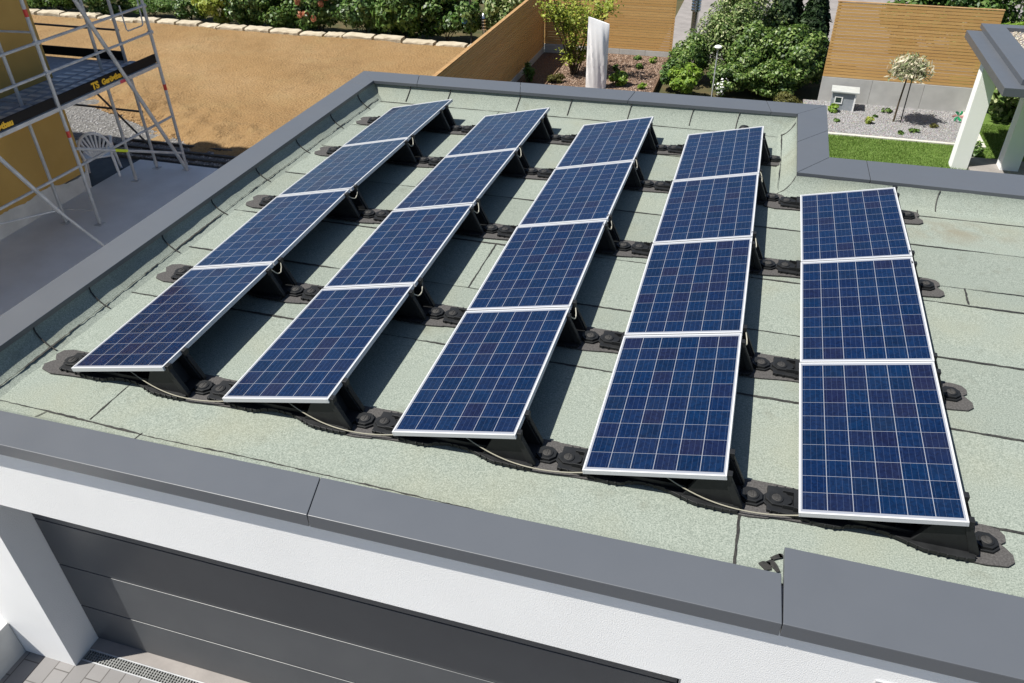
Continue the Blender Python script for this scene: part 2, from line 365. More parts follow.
# upstands: profile (distance in front of parapet face, height)
PR = [(.26, -.010), (.20, .012), (.145, .042), (.095, .080), (.055, .118), (.022, .160), (.006, .21)]
up = MB()
def upstand(a, b, nrm, ma=0, mb_=0):
    a = np.array(a, float); b = np.array(b, float); t = (b-a)/np.linalg.norm(b-a); nrm = np.array(nrm, float)
    K = max(2, int(np.linalg.norm(b-a)/.2)); vs = []
    for d, z in PR:
        p0 = a+nrm*d+t*d*ma; p1 = b+nrm*d+t*d*mb_
        for i in range(K+1):
            q = p0+(p1-p0)*i/K; vs.append((q[0], q[1], z+float(rz(q[1]))*max(0, 1-z/.21)+.003*math.sin(i*2.3)))
    fs = [(j*(K+1)+i, j*(K+1)+i+1, (j+1)*(K+1)+i+1, (j+1)*(K+1)+i) for j in range(len(PR)-1) for i in range(K)]
    up.add(vs, fs)
upstand((-.66,-.75), (-.66,7.46), (1, 0), 1, -1)
upstand((-.66,7.46), (5.81,7.52), (0, -1), 1, -1)
upstand((5.81,7.52), (5.81,5.39), (-1, 0), 1, 1)
upstand((5.81,5.39), (14,5.36), (0, -1), -1, 0)
upstand((14,-.7), (-.66,-.75), (0, 1), 0, 0)
up.build('upstand', M_UP, garage, smooth=True)
# bitumen beads along the sheet laps
sm = MB()
def bead(pts, w=.014, seed=0, h=.002, wob=.003):
    rs = random.Random(seed); P = [Vector(q) for q in pts]; out = []
    for a, b in zip(P[:-1], P[1:]):
        k = max(1, int((b-a).length/.035))
        out += [a+(b-a)*i/k for i in range(k)]
    out.append(P[-1]); w *= .85; vs = []; ww = w
    for i, q in enumerate(out):
        t = (out[min(i+1, len(out)-1)]-out[max(0, i-1)]).normalized(); nrm = Vector((-t.y, t.x, 0))
        if nrm.length < 1e-3: nrm = Vector((1, 0, 0))
        nrm.normalize(); ww = max(w*.35, min(w*2.0, ww+rs.uniform(-.4, .4)*w)); d = rs.uniform(-1, 1)*wob
        z = q.z+h+float(rz(q.y))*max(0, 1-q.z/.21)+.006
        for s_ in (-1, 1): vs.append((q.x+nrm.x*(d+s_*ww/2), q.y+nrm.y*(d+s_*ww/2), z))
    sm.add(vs, [(2*i, 2*i+1, 2*i+3, 2*i+2) for i in range(len(out)-1)])
for i, (y0, x0, x1, wd) in enumerate([(.29, 6.9, 13.5, .014), (1.25, -.5, 13.5, .016), (2.19, -.5, 13.5, .016), (3.09, -.5, 13.5, .016),
        (3.42, 7.15, 13.5, .009), (4.25, -.5, 13.5, .015), (5.02, 6.4, 13.5, .013), (5.22, -.5, 5.7, .014), (6.1, -.5, 5.62, .014), (1.53, 5.3, 6.0, .01), (7.19, -.55, 5.6, .014), (5.20, 6.0, 13.5, .012)]):
    bead([(x0, y0+.01*math.sin(i), 0), ((x0+x1)/2, y0+.012, 0), (x1, y0-.006, 0)], wd, i)
bead([(-.5,-.44,0), (.1,-.447,0), (1.1,-.482,0), (2.0,-.475,0), (2.9,-.487,0), (3.9,-.505,0), (4.9,-.52,0)], .018, 39)
bead([(-.50,-.4,.034), (-.50,1,.034), (-.505,2,.036), (-.503,3,.035), (-.50,4.6,.034), (-.50,7.2,.034)], .017, 40, h=.004, wob=.004)
bead([(5.63,7.2,.033), (5.635,6.2,.033), (5.61,5.3,.033)], .014, 41, h=.006)
for i, (x, y0, y1, wd) in enumerate([(.49, -.44, .1, .018), (5.478, -.5, .0, .02), (7.375, 3.13, 3.42, .014), (-.2, 1.24, 1.24, .01), (.1, 6.3, 7.0, .012), (1.5, 6.2, 7.2, .012), (2.9, 4.26, 5.2, .012), (-.03, 3.1, 4.2, .012), (7.15, 5.04, 5.2, .012), (1.35, 4.28, 5.2, .012), (2.75, 2.2, 3.08, .01)]):
    if y1 > y0: bead([(x, y0, 0), (x+.01, y1, 0)], wd, 60+i)
bead([(.08,-.45,0), (.03,-.56,0)], .012, 90); bead([(1.0,-.46,0), (.98,-.56,0)], .012, 91)
bead([(5.645,-.465,0),(5.665,-.445,0),(5.70,-.44,0)], .06, 93, .012, .006); bead([(5.692,-.395,0),(5.72,-.43,0),(5.748,-.475,0)], .06, 94, .012, .006); bead([(5.70,-.385,0),(5.73,-.36,0),(5.765,-.335,0)], .022, 95, .012); bead([(5.75,-.345,0),(5.775,-.335,0)], .045, 96, .012)
# vertical laps on the upstands: curled bead
def curl(x, y, nx, ny, tx, ty, seed):
    pts = [(x+nx*(d+.004)+tx*(.03*(i/5.)**2), y+ny*(d+.004)+ty*(.03*(i/5.)**2), z+.002+float(rz(y))*max(0, 1-z/.21)) for i, (d, z) in enumerate([(.205, .014), (.148, .045), (.098, .083), (.058, .121), (.025, .163), (.009, .208)])]
    sm.tube(pts, .007, 5)
for i, y in enumerate([.25, .95, 2.05, 2.95, 3.9, 4.9, 5.9, 6.8]): curl(-.66, y, 1, 0, 0, 1, i)
for i, x in enumerate([-.05, .62, 1.75, 2.55, 3.45, 4.35, 5.0]): curl(x, 7.465+.0093*x, 0, -1, 1, 0, i)
for i, x in enumerate([7.35, 8.4, 9.5]): curl(x, 5.385, 0, -1, 1, 0, i)
sm.tube([(5.79,7.3,.19),(5.745,7.25,.115),(5.69,7.2,.068),(5.62,7.18,.033)], .007, 5); sm.tube([(5.80,5.4,.2),(5.76,5.34,.125),(5.69,5.26,.07),(5.6,5.2,.03)], .007, 5)
sm.build('lap_bead', M_BIT, garage)
# coping sheets
CPR = [(0., .25), (1., .25), (1., .200), (.035, .200), (.035, .137), (0., .137)]
def coping(o0, o1, i0, i1, dz=0):
    mb = MB(); vs = []
    for o, i in ((o0, i0), (o1, i1)):
        o = np.array(o); i = np.array(i)
        for t, z in CPR: q = o+(i-o)*t; vs.append((q[0], q[1], z+dz))
    k = len(CPR)
    fs = [(j, (j+1) % k, k+(j+1) % k, k+j) for j in range(k)]+[(0, 5, 4, 3), (0, 3, 2, 1), (k, k+3, k+4, k+5), (k, k+1, k+2, k+3)]
    return mb.add(vs, fs).build('coping', M_COP, garage, bevel=.004)
g_ = .003
def lerp(a, b, t): return (a[0]+(b[0]-a[0])*t, a[1]+(b[1]-a[1])*t)
def run(o0, o1, i0, i1, cuts, dz=0):
    """cuts: list of (param on outer line, param on inner line)"""
    cs = [(0, 0)]+cuts+[(1, 1)]; L = math.dist(o0, o1)
    for n_, (a, b) in enumerate(zip(cs[:-1], cs[1:])):
        e0 = 0 if n_ == 0 else g_/L; e1 = 0 if n_ == len(cs)-2 else g_/L
        coping(lerp(o0, o1, a[0]+e0), lerp(o0, o1, b[0]-e1), lerp(i0, i1, a[1]+e0), lerp(i0, i1, b[1]-e1), dz)
run((-1.02,-1.06), (-1.02,7.85), (-.645,-.755), (-.645,7.41), [(.94, .965)])
run((-1.02,7.853), (6.20,7.96), (-.648,7.413), (5.805,7.50), [(.135, .115), (.37, .375), (.62, .63), (.885, .945)])
run((6.203,7.96), (6.185,5.983), (5.808,7.50), (5.803,5.405), [(.52, .52)])
run((6.188,5.98), (14,6.02), (5.806,5.402), (14,5.30), [(.055, .1), (.4, .42)])
run((-1.02,-1.064), (5.738,-1.037), (-.645,-.758), (5.728,-.683), [(.564, .527)])
run((5.744,-1.037), (14,-1.034), (5.744,-.475), (14,-.49), [(.55, .55)], .0025)
# garage door
door = tag(MB().box((-.37,-.672,-.70), (5.29,-.60,-.50)).box((-.37,-.690,-.655), (5.29,-.672,-.565)).build('garage_door', M_DOOR, garage))
for z0, z1 in ((-1.13, -.66), (-1.752, -1.136), (-2.365, -1.758), (-2.905, -2.371)):
    MB().box((-.345,-.684,z0+.004), (5.265,-.62,z1-.004)).build('door_panel', M_DOOR, door, bevel=.0035)
MB().box((-.345,-.66,-2.93), (5.265,-.622,-.6)).build('door_seal', M_BLK, door)
MB().box((-.35,-.80,-3.1), (5.27,-.60,-2.913)).build('threshold', M_PAVE_BG, garage, bevel=.005)
win = MB().box((6.31,-1.012,-1.10), (6.345,-.99,-.09)).box((7.25,-1.012,-1.10), (7.285,-.99,-.09)).box((6.345,-1.012,-.125), (7.25,-.99,-.09)).box((6.345,-1.012,-1.10), (7.25,-.99,-1.06)).build('window', M_ALUGREY, garage, bevel=.003)
MB().box((6.345,-1.005,-1.06), (7.25,-.993,-.125)).build('pane', M_GLASS, win)
# linear drain
dr = thing('drain_channel', 'galvanised linear drain grating along the foot of the garage door', 'drain', (0, 0, -2.92))
d = MB().box((-.345,-.93,-.12), (5.26,-.918,.008)).box((-.345,-.815,-.12), (5.26,-.803,.008)); d.build('edge_rail', M_STEEL, dr)
d = MB()
for i in range(187): d.box((-.34+i*.03,-.918,-.01), (-.327+i*.03,-.815,.005))
for y in (-.895, -.87, -.845): d.box((-.34,y,-.012), (5.25,y+.005,.004))
d.build('grating', mottled('weathered_zinc', (.15, .155, .15), (.25, .255, .25), 12, .6), dr); MB().box((-.345,-.918,-.12), (5.26,-.815,-.09)).build('channel', M_BLK, dr)
tag(MB().box((-1.6,-4.5,-3.0), (-.95,-1.004,-2.45)).build('low_wall', M_SLAB, bevel=.006), 'low pale concrete wall meeting the white garage pillar', 'wall')
tag(MB().lathe([(.05, 0), (.05, .05), (.085, .06), (.08, .10), (.055, .135), (.01, .15)], (0, 0, 0)).build('roof_vent', M_BLACKP, smooth=True, loc=(5.12, 7.1, .01)), 'small black domed vent at the back of the flat roof', 'vent')

# ================================================================== solar array
P_, TILT, PL, PW = 1.4639, .2121, 1.65, .992
ROWS = ['far-left row', 'second row from left', 'middle row', 'second row from right', 'far-right row']
NP = [4, 4, 4, 4, 3]
POS = {4: ['nearest the garage door', 'second from the garage door', 'third from the garage door', 'farthest from the garage door'], 3: ['nearest the garage door', 'midway along', 'farthest from the garage door']}
def make_panel():
    root = thing('solar_panel', 'x', 'solar panel', group='solar panels on the flat roof')
    L_, T_ = .013, .038
    fr = MB()
    fr.box((0,0,-T_), (L_,PL,0)).box((PW-L_,0,-T_), (PW,PL,0)).box((L_,0,-T_), (PW-L_,L_,0)).box((L_,PL-L_,-T_), (PW-L_,PL,0))
    fr.build('frame', M_ALUW, root, bevel=.0015)
    MB().box((L_,L_,-.012), (PW-L_,PL-L_,-.003)).build('glass', M_PV, root)
    MB().box((.44,PL-.24,-.034), (.56,PL-.12,-.0125)).build('junction_box', M_BLACKP, root)
    return root
pan = make_panel(); first = True
for r in range(5):
    for k in range(NP[r]):
        o = pan if first else copy_tree(pan); first = False
        o['label'] = f"blue solar panel {POS[NP[r]][k]} in the {ROWS[r]}"
        z0, z1 = ZK[k], ZK[k+1]
        jit = random.Random(r*10+k)
        o.matrix_world = Matrix.Translation((r*P_+jit.uniform(-.004, .004)-(.006 if k == 0 else 0), YK[k]-(.036 if k == 0 else 0)+jit.uniform(-.003, .003), .12+z0)) @ Matrix.Rotation(math.atan2(z1-z0, 1.67), 4, 'X') @ Matrix.Rotation(-TILT, 4, 'Y') @ Matrix.Diagonal((1, 1.022 if k == 0 else 1, 1, 1))

def make_mount():
    root = thing('panel_mount', 'x', 'mount', group='black plastic panel mounts')
    # rubber mat, scalloped at both ends
    out = [(-.06,-.13),(-.26,-.15),(-.375,-.115),(-.405,-.05),(-.37,.0),(-.345,.02),(-.365,.035),(-.405,.09),(-.38,.155),(-.30,.185),(-.10,.185),(.3,.15),(.6,.15),(1.0,.185),(1.20,.185),(1.275,.165),(1.305,.12),(1.30,.065),(1.265,.035),(1.29,.01),(1.325,-.04),(1.325,-.10),(1.28,-.145),(1.15,-.165),(.95,-.16),(.7,-.11),(.45,-.06),(.2,-.12)]
    MB().prism(out, .013).build('rubber_mat', M_MAT, root, bevel=.003)
    tr = [(-.20,-.10),(-.05,-.105),(.15,-.13),(.27,-.125),(.32,-.09),(.42,-.075),(.56,-.085),(.66,-.12),(.78,-.165),(1.0,-.172),(1.08,-.165),(1.09,.12),(.9,.155),(.7,.14),(.55,.09),(.38,.09),(.25,.14),(0,.145),(-.20,.13)]
    t = MB().prism(tr, .040, 'z', .012)
    for i in range(len(tr)-1):           # ribs standing round the rim
        a, b = Vector((*tr[i], 0)), Vector((*tr[i+1], 0)); L = (b-a).length
        for j in range(int(L/.055)):
            q = a+(b-a)*((j+.5)*.055/L); nn = Vector(((b-a).y, -(b-a).x, 0)).normalized()
            c = q+nn*.003; t.box((c.x-.006, c.y-.006, .013), (c.x+.006, c.y+.006, .043))
    for x in np.arange(-.02, .75, .09): t.box((x, -.055, .040), (x+.02, .07, .062))
    t.box((-.1,-.065,.040), (.74,-.055,.075)); t.box((-.1,.07,.040), (.74,.08,.075))
    t.build('base_tray', M_BLACKP, root, bevel=.003)
    oc = lambda x0, x1, y0, y1, c=.03: [(x0+c,y0),(x1-c,y0),(x1,y0+c),(x1,y1-c),(x1-c,y1),(x0+c,y1),(x0,y1-c),(x0,y0+c)]
    MB().prism(oc(-.225,-.03,-.068,.086,.045), .034, 'z', .014).prism(oc(-.212,-.04,-.056,.074,.045), .058, 'z', .034).box((-.03,-.075,.03), (.035,.09,.080)).build('low_foot', M_BLACKP, root, bevel=.002)
    MB().prism(oc(1.085,1.245,-.068,.086,.045), .032, 'z', .014).prism(oc(1.085,1.232,-.056,.074,.04), .053, 'z', .032).build('rear_foot', M_BLACKP, root, bevel=.002)
    for x, zt in ((-.140, .058), (1.163, .053)):
        kn = MB().torus((x, .005, zt), .040, .009, 20, 6).build('locking_ring', M_BLACKP, root, smooth=True)
        MB().lathe([(.034, -.002), (.034, .006), (.028, .010)], (x, .005, zt), 16).box((x-.006,-.022,zt+.009), (x+.006,.032,zt+.014)).build('screw_cap', M_KNOB, kn)
    # tower carrying the high edge
    side = [(.70,.035),(.79,.225),(.93,.262),(.985,.27),(1.085,.06),(1.085,.035)]
    tw = MB().prism(side, -.075, 'y', -.115).prism(side, .12, 'y', .08).prism([(.76,.036),(.82,.22),(.91,.235),(.985,.05),(.985,.036)], .08, 'y', -.075)
    for y0, y1 in ((-.125,-.088), (.092,.13)):
        tw.prism([(.95,.285),(.995,.29),(1.105,.05),(1.105,.03),(1.05,.03)], y1, 'y', y0)
    tw.build('tower', M_BLACKP, root, bevel=.004)
    for y in (-.105, .11):
        MB().box((.955,y-.025,.262), (1.002,y+.025,.318)).build('edge_clip', M_BLACKP, root, bevel=.003)
    return root
mnt = make_mount(); first = True
YM = {0: .112, 1: 1.655, 2: 3.325, 3: 5.0, 4: 6.27}
for r in range(5):
    for k in range(NP[r]+1):
        o = mnt if first else copy_tree(mnt); first = False
        y = YM[k] if not (r == 4 and k == 3) else 4.92
        end = k in (0, NP[r])
        where = ('under the near end of the' if k == 0 else 'under the far end of the' if k == NP[r] else
                 f"under the {['', 'first', 'second', 'third'][k]} joint from the garage door,")
        o['label'] = f"black plastic mount {where} {ROWS[r]}"
        o.location = (r*P_, y, float(rz(y))+.008)
        o.rotation_euler = (math.atan2(float(rz(y+.1)-rz(y-.1)), .2), 0, random.Random(k*7+r).uniform(-.008, .008))
# cables
def sag(a, b, drop, n_=14, side=0):
    a, b = Vector(a), Vector(b); o = []
    for i in range(n_+1):
        t = i/n_; q = a+(b-a)*t; q.z -= drop*4*t*(1-t); q.y -= side*4*t*(1-t); o.append(q)
    return o
for r in range(4):
    x = r*P_
    tag(MB().tube(sag((x+.52,.03,.185), (x+1.06,-.055,.062), .035, 12, .01)+sag((x+1.06,-.055,.062), (x+1.56,.012,.085), .02, 10, .01)[1:], .0043, 6).build('power_cable', M_CABLE, smooth=True),
        f"beige cable from the near end of the {ROWS[r]} to the next row", 'cable', 'beige cables along the front of the array')
    for k in (1, 2, 3):
        h = 0.12+ZK[k]+PW*math.sin(TILT); xe = x+PW*math.cos(TILT)
        rr = random.Random(r*5+k); a = rr.uniform(.08, .13); pts = []
        for i in range(15):
            t = math.pi*i/14; pts.append((xe+.006+(.042+rr.uniform(0, .003))*math.sin(t), YK[k]-.01-a*math.cos(t), h-.022-.085*math.sin(t)**2*rr.uniform(.95, 1.03)))
        tag(MB().tube(pts, .0052, 6).build('cable_loop', M_CABLE2, smooth=True),
            f"beige cable loop at the {['', 'first', 'second', 'third'][k]} joint from the garage door, {ROWS[r]}", 'cable', 'beige cable loops at the panel joints')

# ================================================================== neighbour house and scaffold
house = thing('neighbour_house', 'ochre rendered house wall behind the scaffold', 'house', (-12, 0, GZ))
MB().box((-17,-6,-2.44), (-7.95,8.25,7.0)).build('wall', M_OCHRE, house, loc=-house.location)
# ragged grey band of base coat at the foot
rs = random.Random(3); top = []
y = -6.0
while y < 8.24: top.append((y, -2.42+.05*math.sin(y*2.1)+.035*math.sin(y*5.3+1)+rs.uniform(-.012, .012))); y += .06
top.append((8.254, -2.38))
MB().prism([(-6.0, -2.97)]+[(8.254, -2.97)]+top[::-1], -7.944, 'x', -8.2).build('base_coat', M_SLAB, house, loc=-house.location)
SX, SI = -6.56, -7.25
sc = thing('scaffold', 'grey tube scaffold with black toe boards along the ochre house', 'scaffold', (SX, 8, GZ))
def T(name, a, b, r=.032, m=M_STEEL, parent=None, seg=8):
    return MB().tube([Vector(a)-sc.location, Vector(b)-sc.location], r, seg).build(name, m, parent or sc, smooth=True)
def Bx(name, a, b, m, parent=None, bevel=0):
    l = sc.location; return MB().box((a[0]-l.x, a[1]-l.y, a[2]-l.z), (b[0]-l.x, b[1]-l.y, b[2]-l.z)).build(name, m, parent or sc, bevel=bevel)
stands = {}
for x in (SX, SI):
    for y in (4.0, 6.85, 9.62):
        yy = y-(.12 if x == SI else 0)
        s = T('standard', (x, yy, GZ+.02), (x, yy, 2.6)); stands[(x, y)] = s
        Bx('base_plate', (x-.075, yy-.075, GZ), (x+.075, yy+.075, GZ+.012), M_STEEL)
        T('jack_collar', (x, yy, GZ+.10), (x, yy, GZ+.15), .044)
        if x == SX:
            T('tape_band', (x, yy, -1.05), (x, yy, -.93), .0335, M_RED); T('tape_band', (x, yy, 1.02), (x, yy, 1.14), .0335, M_RED)
T('standard', (SI, 8.8, GZ+.02), (SI, 8.8, 2.6)); Bx('base_plate', (SI-.075, 8.725, GZ), (SI+.075, 8.875, GZ+.012), M_STEEL)
for z in (.60, .10):
    T('guard_rail', (SX, 4.0, z), (SX, 9.62, z), .025)
    for y in (4.0, 6.85, 9.62): T('rail_clamp', (SX, y-.05, z), (SX, y+.05, z), .042)
for y in (3.9, 6.75, 9.55):
    T('cross_tube', (SI, y, .78), (SX, y+.08, .78), .019); T('cross_tube', (SI, y, -.53), (SX, y+.08, -.53), .022)
T('cross_tube', (SI, 9.55, GZ+.35), (SX, 9.62, GZ+.35), .016); T('cross_tube', (SI, 6.73, GZ+.3), (SX, 6.85, GZ+.3), .012)
T('ledger', (SX, 4.0, -1.6), (SX, 9.62, -1.6), .026)
T('brace', (SX+.03, 6.87, -1.27), (SX+.03, 9.6, -2.42), .027)
T('tape_band', (SX+.03, 7.75, -1.64), (SX+.03, 8.05, -1.766), .030, M_LIME)
T('brace', (SX+.05, 7.55, 1.9), (SX+.05, 9.56, GZ), .038)
T('stabiliser', (SX+.05, 5.1, -.45), (-6.02, 5.62, GZ+.9), .036); T('stabiliser', (-6.02, 5.62, GZ+.9), (-5.62, 6.0, GZ), .026)
T('stabiliser', (SX, 4.6, -1.75), (-6.05, 5.6, GZ+.95), .016)
T('tape_band', (SX, 4.55, -1.73), (SX+.09, 4.72, -1.80), .02, M_LIME)
# decks
for x0, x1 in ((-7.93, -7.60), (-7.585, SI-.03), (SI+.03, SI+.33), (SI+.345, SX-.03)):
    for y0, y1 in ((4.03, 6.80), (6.86, 9.58)):
        dk = Bx('deck', (x0, y0, -.535), (x1, y1, -.485), M_DECK, bevel=.004)
        mbx = MB(); l = sc.location
        for i in range(12): mbx.box((x0-l.x+.03, y0-l.y+.1+i*.215, -.484-l.z), (x1-l.x-.03, y0-l.y+.2+i*.215, -.478-l.z))
        mbx.build('grip_strip', M_STEEL, dk)
Bx('deck', (-11.5, 8.3, -.555), (-7.96, 9.5, -.505), M_DECK, bevel=.004)
Bx('toe_board', (-9.75, 9.54, -.48), (SI-.03, 9.575, -.30), M_BLK, bevel=.004)
T('ledger', (-9.9, 9.58, -1.55), (SI, 9.55, -1.55), .024, M_DSTEEL); T('guard_rail', (-9.9, 9.58, .12), (SI, 9.55, .12), .022, M_DSTEEL); T('guard_rail', (-9.9, 9.58, .80), (SX, 9.6, .80), .02)
T('brace', (-8.95, 9.56, -.55), (-7.3, 9.56, -2.35), .022, M_DSTEEL)
Bx('deck_beam', (SX-.02, 4.0, -.56), (SX+.02, 9.62, -.49), M_STEEL, bevel=.004)
def lettering(txt, size, loc, parent):
    cu = bpy.data.curves.new('lettering', 'FONT'); cu.body = txt; cu.size = size; cu.extrude = .002; cu.offset = .008
    t = bpy.data.objects.new('tmp', cu); COL.objects.link(t); bpy.context.view_layer.update()
    me = bpy.data.meshes.new_from_object(t.evaluated_get(bpy.context.evaluated_depsgraph_get())); bpy.data.objects.remove(t)
    o = bpy.data.objects.new('lettering', me); COL.objects.link(o); me.materials.clear(); me.materials.append(M_YEL)
    o.parent = parent; o.location = Vector(loc)-sc.location; o.rotation_euler = (R(90), 0, R(90)); return o
for y0, y1, yt in ((4.05, 6.80, 5.0), (6.88, 9.58, 7.72)):
    tb = Bx('toe_board', (SX-.035, y0, -.475), (SX-.003, y1, -.31), M_BLK, bevel=.004)
    lettering('TS', .17, (SX+.002, yt, -.465), tb); lettering('Gerüstbau', .135, (SX+.002, yt+.27, -.45), tb)
Bx('label_plate', (SX+.021, 8.42, -.56), (SX+.024, 8.62, -.50), mat('pink_sticker', (.55, .06, .10), .5))
# small end gate hoop
hp = [(SX+.0, 8.98, .74), (SX, 9.0, .30), (SX, 9.03, .27), (SX, 9.44, .27), (SX, 9.48, .30), (SX, 9.5, .74)]
MB().tube([Vector(q)-sc.location for q in hp], .014, 6).build('gate_hoop', M_STEEL, sc, smooth=True)

# white garden chair (monobloc, fan back)
ch = thing('garden_chair', 'white plastic garden chair with fan-slatted back behind the scaffold', 'chair', (-8.22, 8.98, GZ-.08), R(-140))
sc_ = 1.22
def cs(*q): return [Vector(p)*sc_ for p in q]
MB().prism([(-.24*sc_,-.23*sc_),(.24*sc_,-.23*sc_),(.25*sc_,.2*sc_),(.2*sc_,.24*sc_),(-.2*sc_,.24*sc_),(-.25*sc_,.2*sc_)], .445*sc_, 'z', .42*sc_).build('seat', M_CHAIR, ch, bevel=.01)
for sx_ in (-1, 1):
    MB().tube(cs((sx_*.24,-.24,.62), (sx_*.235,-.22,.43), (sx_*.27,-.27,0)), [.026, .034, .024], 8).build('leg', M_CHAIR, ch, smooth=True)
    MB().tube(cs((sx_*.23,.22,.43), (sx_*.26,.31,0)), [.034, .024], 8).build('leg', M_CHAIR, ch, smooth=True)
    MB().tube(cs((sx_*.235,-.235,.62), (sx_*.275,-.1,.655), (sx_*.27,.1,.65), (sx_*.235,.25,.62)), .028, 8).build('armrest', M_CHAIR, ch, smooth=True)
bk = MB(); arch = []
for i in range(15):
    a = math.pi*i/14; arch.append(Vector((-.25*math.cos(a), .24+.09*math.sin(a)+.02, .60+.31*math.sin(a)))*sc_)
bk.tube(cs((-.22,.22,.42))+arch+cs((.22,.22,.42)), .030, 8)
for i in range(9):
    a = math.pi*(i+1)/10; bk.tube([Vector((-.07*math.cos(a), .23, .45))*sc_, Vector((-.15*math.cos(a), .27, .45+.22*math.sin(a)+.02))*sc_, Vector((-.245*math.cos(a), .26+.09*math.sin(a), .60+.305*math.sin(a)))*sc_], .021, 6)
bk.build('backrest', M_CHAIR, ch, smooth=True)

# ================================================================== fences
def fence(name, label, a, b, z0, zp, z1, face, plinth_w=1.25, pitch=.0745):
    """horizontal slats from a to b; face is the side (+1/-1 of the left normal) the slats show"""
    a = Vector((*a, 0)); b = Vector((*b, 0)); L = (b-a).length; ang = math.atan2((b-a).y, (b-a).x)
    root = thing(name, label, 'fence', (a.x, a.y, z0), ang)
    s = MB(); k = int((z1-zp)/pitch); rs = random.Random(int(L*100))
    for i in range(k):
        z = zp+i*pitch-z0; cut = [0, L*rs.uniform(.35, .65), L] if L > 3.0 else [0, L]
        for c0, c1 in zip(cut[:-1], cut[1:]):
            s.box((c0+.001, -.022+rs.uniform(-.002, .002), z), (c1-.001, .0, z+pitch-.011))
    s.build('slat_panel', M_WOOD, root)
    kslat = k; kk = max(2, int(L/1.8)+1)
    for i in range(kk):
        x = .03+(L-.12)*i/(kk-1); MB().box((x, .001, 0), (x+.06, .06, zp-z0+k*pitch-.002)).build('post', M_WOODS, root)
    zt = zp-z0+k*pitch+.001; MB().box((-.01,-.026,zt), (L+.01,.065,zt+.016)).build('top_rail', M_WOODS, root)
    kk = max(1, round(L/plinth_w))
    for i in range(kk): MB().box((L*i/kk+.003, -.028, -.15), (L*(i+1)/kk-.003, .03, zp-z0-.012)).build('plinth_panel', M_PLINTH, root, bevel=.004)
    return root
fence('slatted_fence', 'wooden slat fence in shade running away beside the brown soil lot', (-1.33, 9.2), (-1.33, 20.75), GZ, GZ+.10, -.98, -1)
f2 = fence('slatted_fence', 'sunlit wooden slat fence behind the mulch bed and covered parasol', (-1.31, 20.8), (2.68, 20.8), GZ-.05, -2.63, -.95, 1, .75)
fence('slatted_fence', 'wooden slat fence above concrete panels behind the white gravel bed', (6.86, 17.83), (10.50, 17.72), GZ, -2.17, -.34, 1, 1.15)

# ================================================================== right garden
struct('lawn', MB().box((6.2,6.1,-2.97), (16,17.0,GZ-.012)).box((10.45,17.0,-2.97), (16,22,GZ-.012)), M_LAWN)
struct('gravel_bed', MB().add([(6.5,15.5,GZ),(10.2,15.42,GZ),(10.2,17.8,GZ),(6.5,17.8,GZ)], [(0,1,2,3)]), M_GRAVEL)
pebbles('bed_pebbles', 12000, (6.6, 15.52, 10.2, 17.78), GZ, .021, M_WPEB, 11)
tag(MB().box((6.4,15.36,GZ-.1), (10.45,15.46,GZ+.02)).box((10.25,15.465,GZ-.1), (10.45,17.7,GZ+.02)).build('stone_edging', mottled('edging_stone', (.44, .43, .38), (.54, .53, .48), 5, .85), bevel=.006), 'narrow pale stone edging between the gravel bed and the lawn', 'edging')
rs = np.random.RandomState(21); nB = 26000
def blades(name, area, nB, z, hgt, m, seed):
    rs = np.random.RandomState(seed); x = rs.uniform(area[0], area[2], nB); y = rs.uniform(area[1], area[3], nB); a = rs.uniform(0, 6.28, nB)
    hh = hgt*rs.uniform(.5, 1.3, nB)*(.7+.6*vnoise(x*2, y*2, 4)); w = .006; lx, ly = rs.normal(0, .02, (2, nB))
    A = np.stack([x-w*np.cos(a), y-w*np.sin(a), np.full(nB, z)], -1); B = np.stack([x+w*np.cos(a), y+w*np.sin(a), np.full(nB, z)], -1); C = np.stack([x+lx, y+ly, z+hh], -1)
    V = np.stack([A, B, C], 1).reshape(-1, 3); return tag(npmesh(name, V, np.arange(3*nB).reshape(-1, 3), m), kind='stuff')
M_GRASS = island('grass_blade', [(0, (.085, .155, .020)), (.5, (.125, .22, .035)), (1, (.21, .28, .075))], .6, trans=.3)
blades('grass', (6.3, 12.2, 11.6, 15.34), 42000, GZ-.012, .045, M_GRASS, 2); blades('grass', (10.48, 15.3, 12.5, 17.0), 14000, GZ-.012, .045, M_GRASS, 3)
struct('patio', MB().box((9.86,13.7,-2.95), (13,14.55,GZ+.06)), M_PAVE_BG, bevel=.005)

# carport
cpz = thing('carport', 'white-posted carport with dark grey stepped roof edge and pebble top', 'carport', (11, 13, GZ))
def C3(name, a, b, m, parent=cpz, bevel=.004):
    l = cpz.location; return MB().box((a[0]-l.x, a[1]-l.y, a[2]-l.z), (b[0]-l.x, b[1]-l.y, b[2]-l.z)).build(name, m, parent, bevel=bevel)
C3('post', (9.52,13.93,-2.95), (9.84,14.25,-.545), M_STUCCO); C3('post', (10.45,13.93,-2.95), (10.80,14.28,-.545), M_STUCCO)
C3('soffit', (9.43,11.73,-.545), (16,15.72,-.50), M_WHITE)
C3('fascia', (9.40,11.70,-.55), (9.75,15.75,-.40), M_COP); C3('fascia', (9.75,11.70,-.55), (16,11.98,-.40), M_COP); C3('fascia', (9.75,15.60,-.55), (16,15.75,-.40), M_COP)
rim = MB(); l = cpz.location
for a, b in (((9.70,11.93,-.398), (10.14,16.0,-.30)), ((10.14,11.93,-.398), (16,12.3,-.30)), ((10.14,15.72,-.398), (16,16.0,-.30))): rim.box((a[0]-l.x,a[1]-l.y,a[2]-l.z), (b[0]-l.x,b[1]-l.y,b[2]-l.z))
rim.build('coping', M_COP, cpz, bevel=.004)
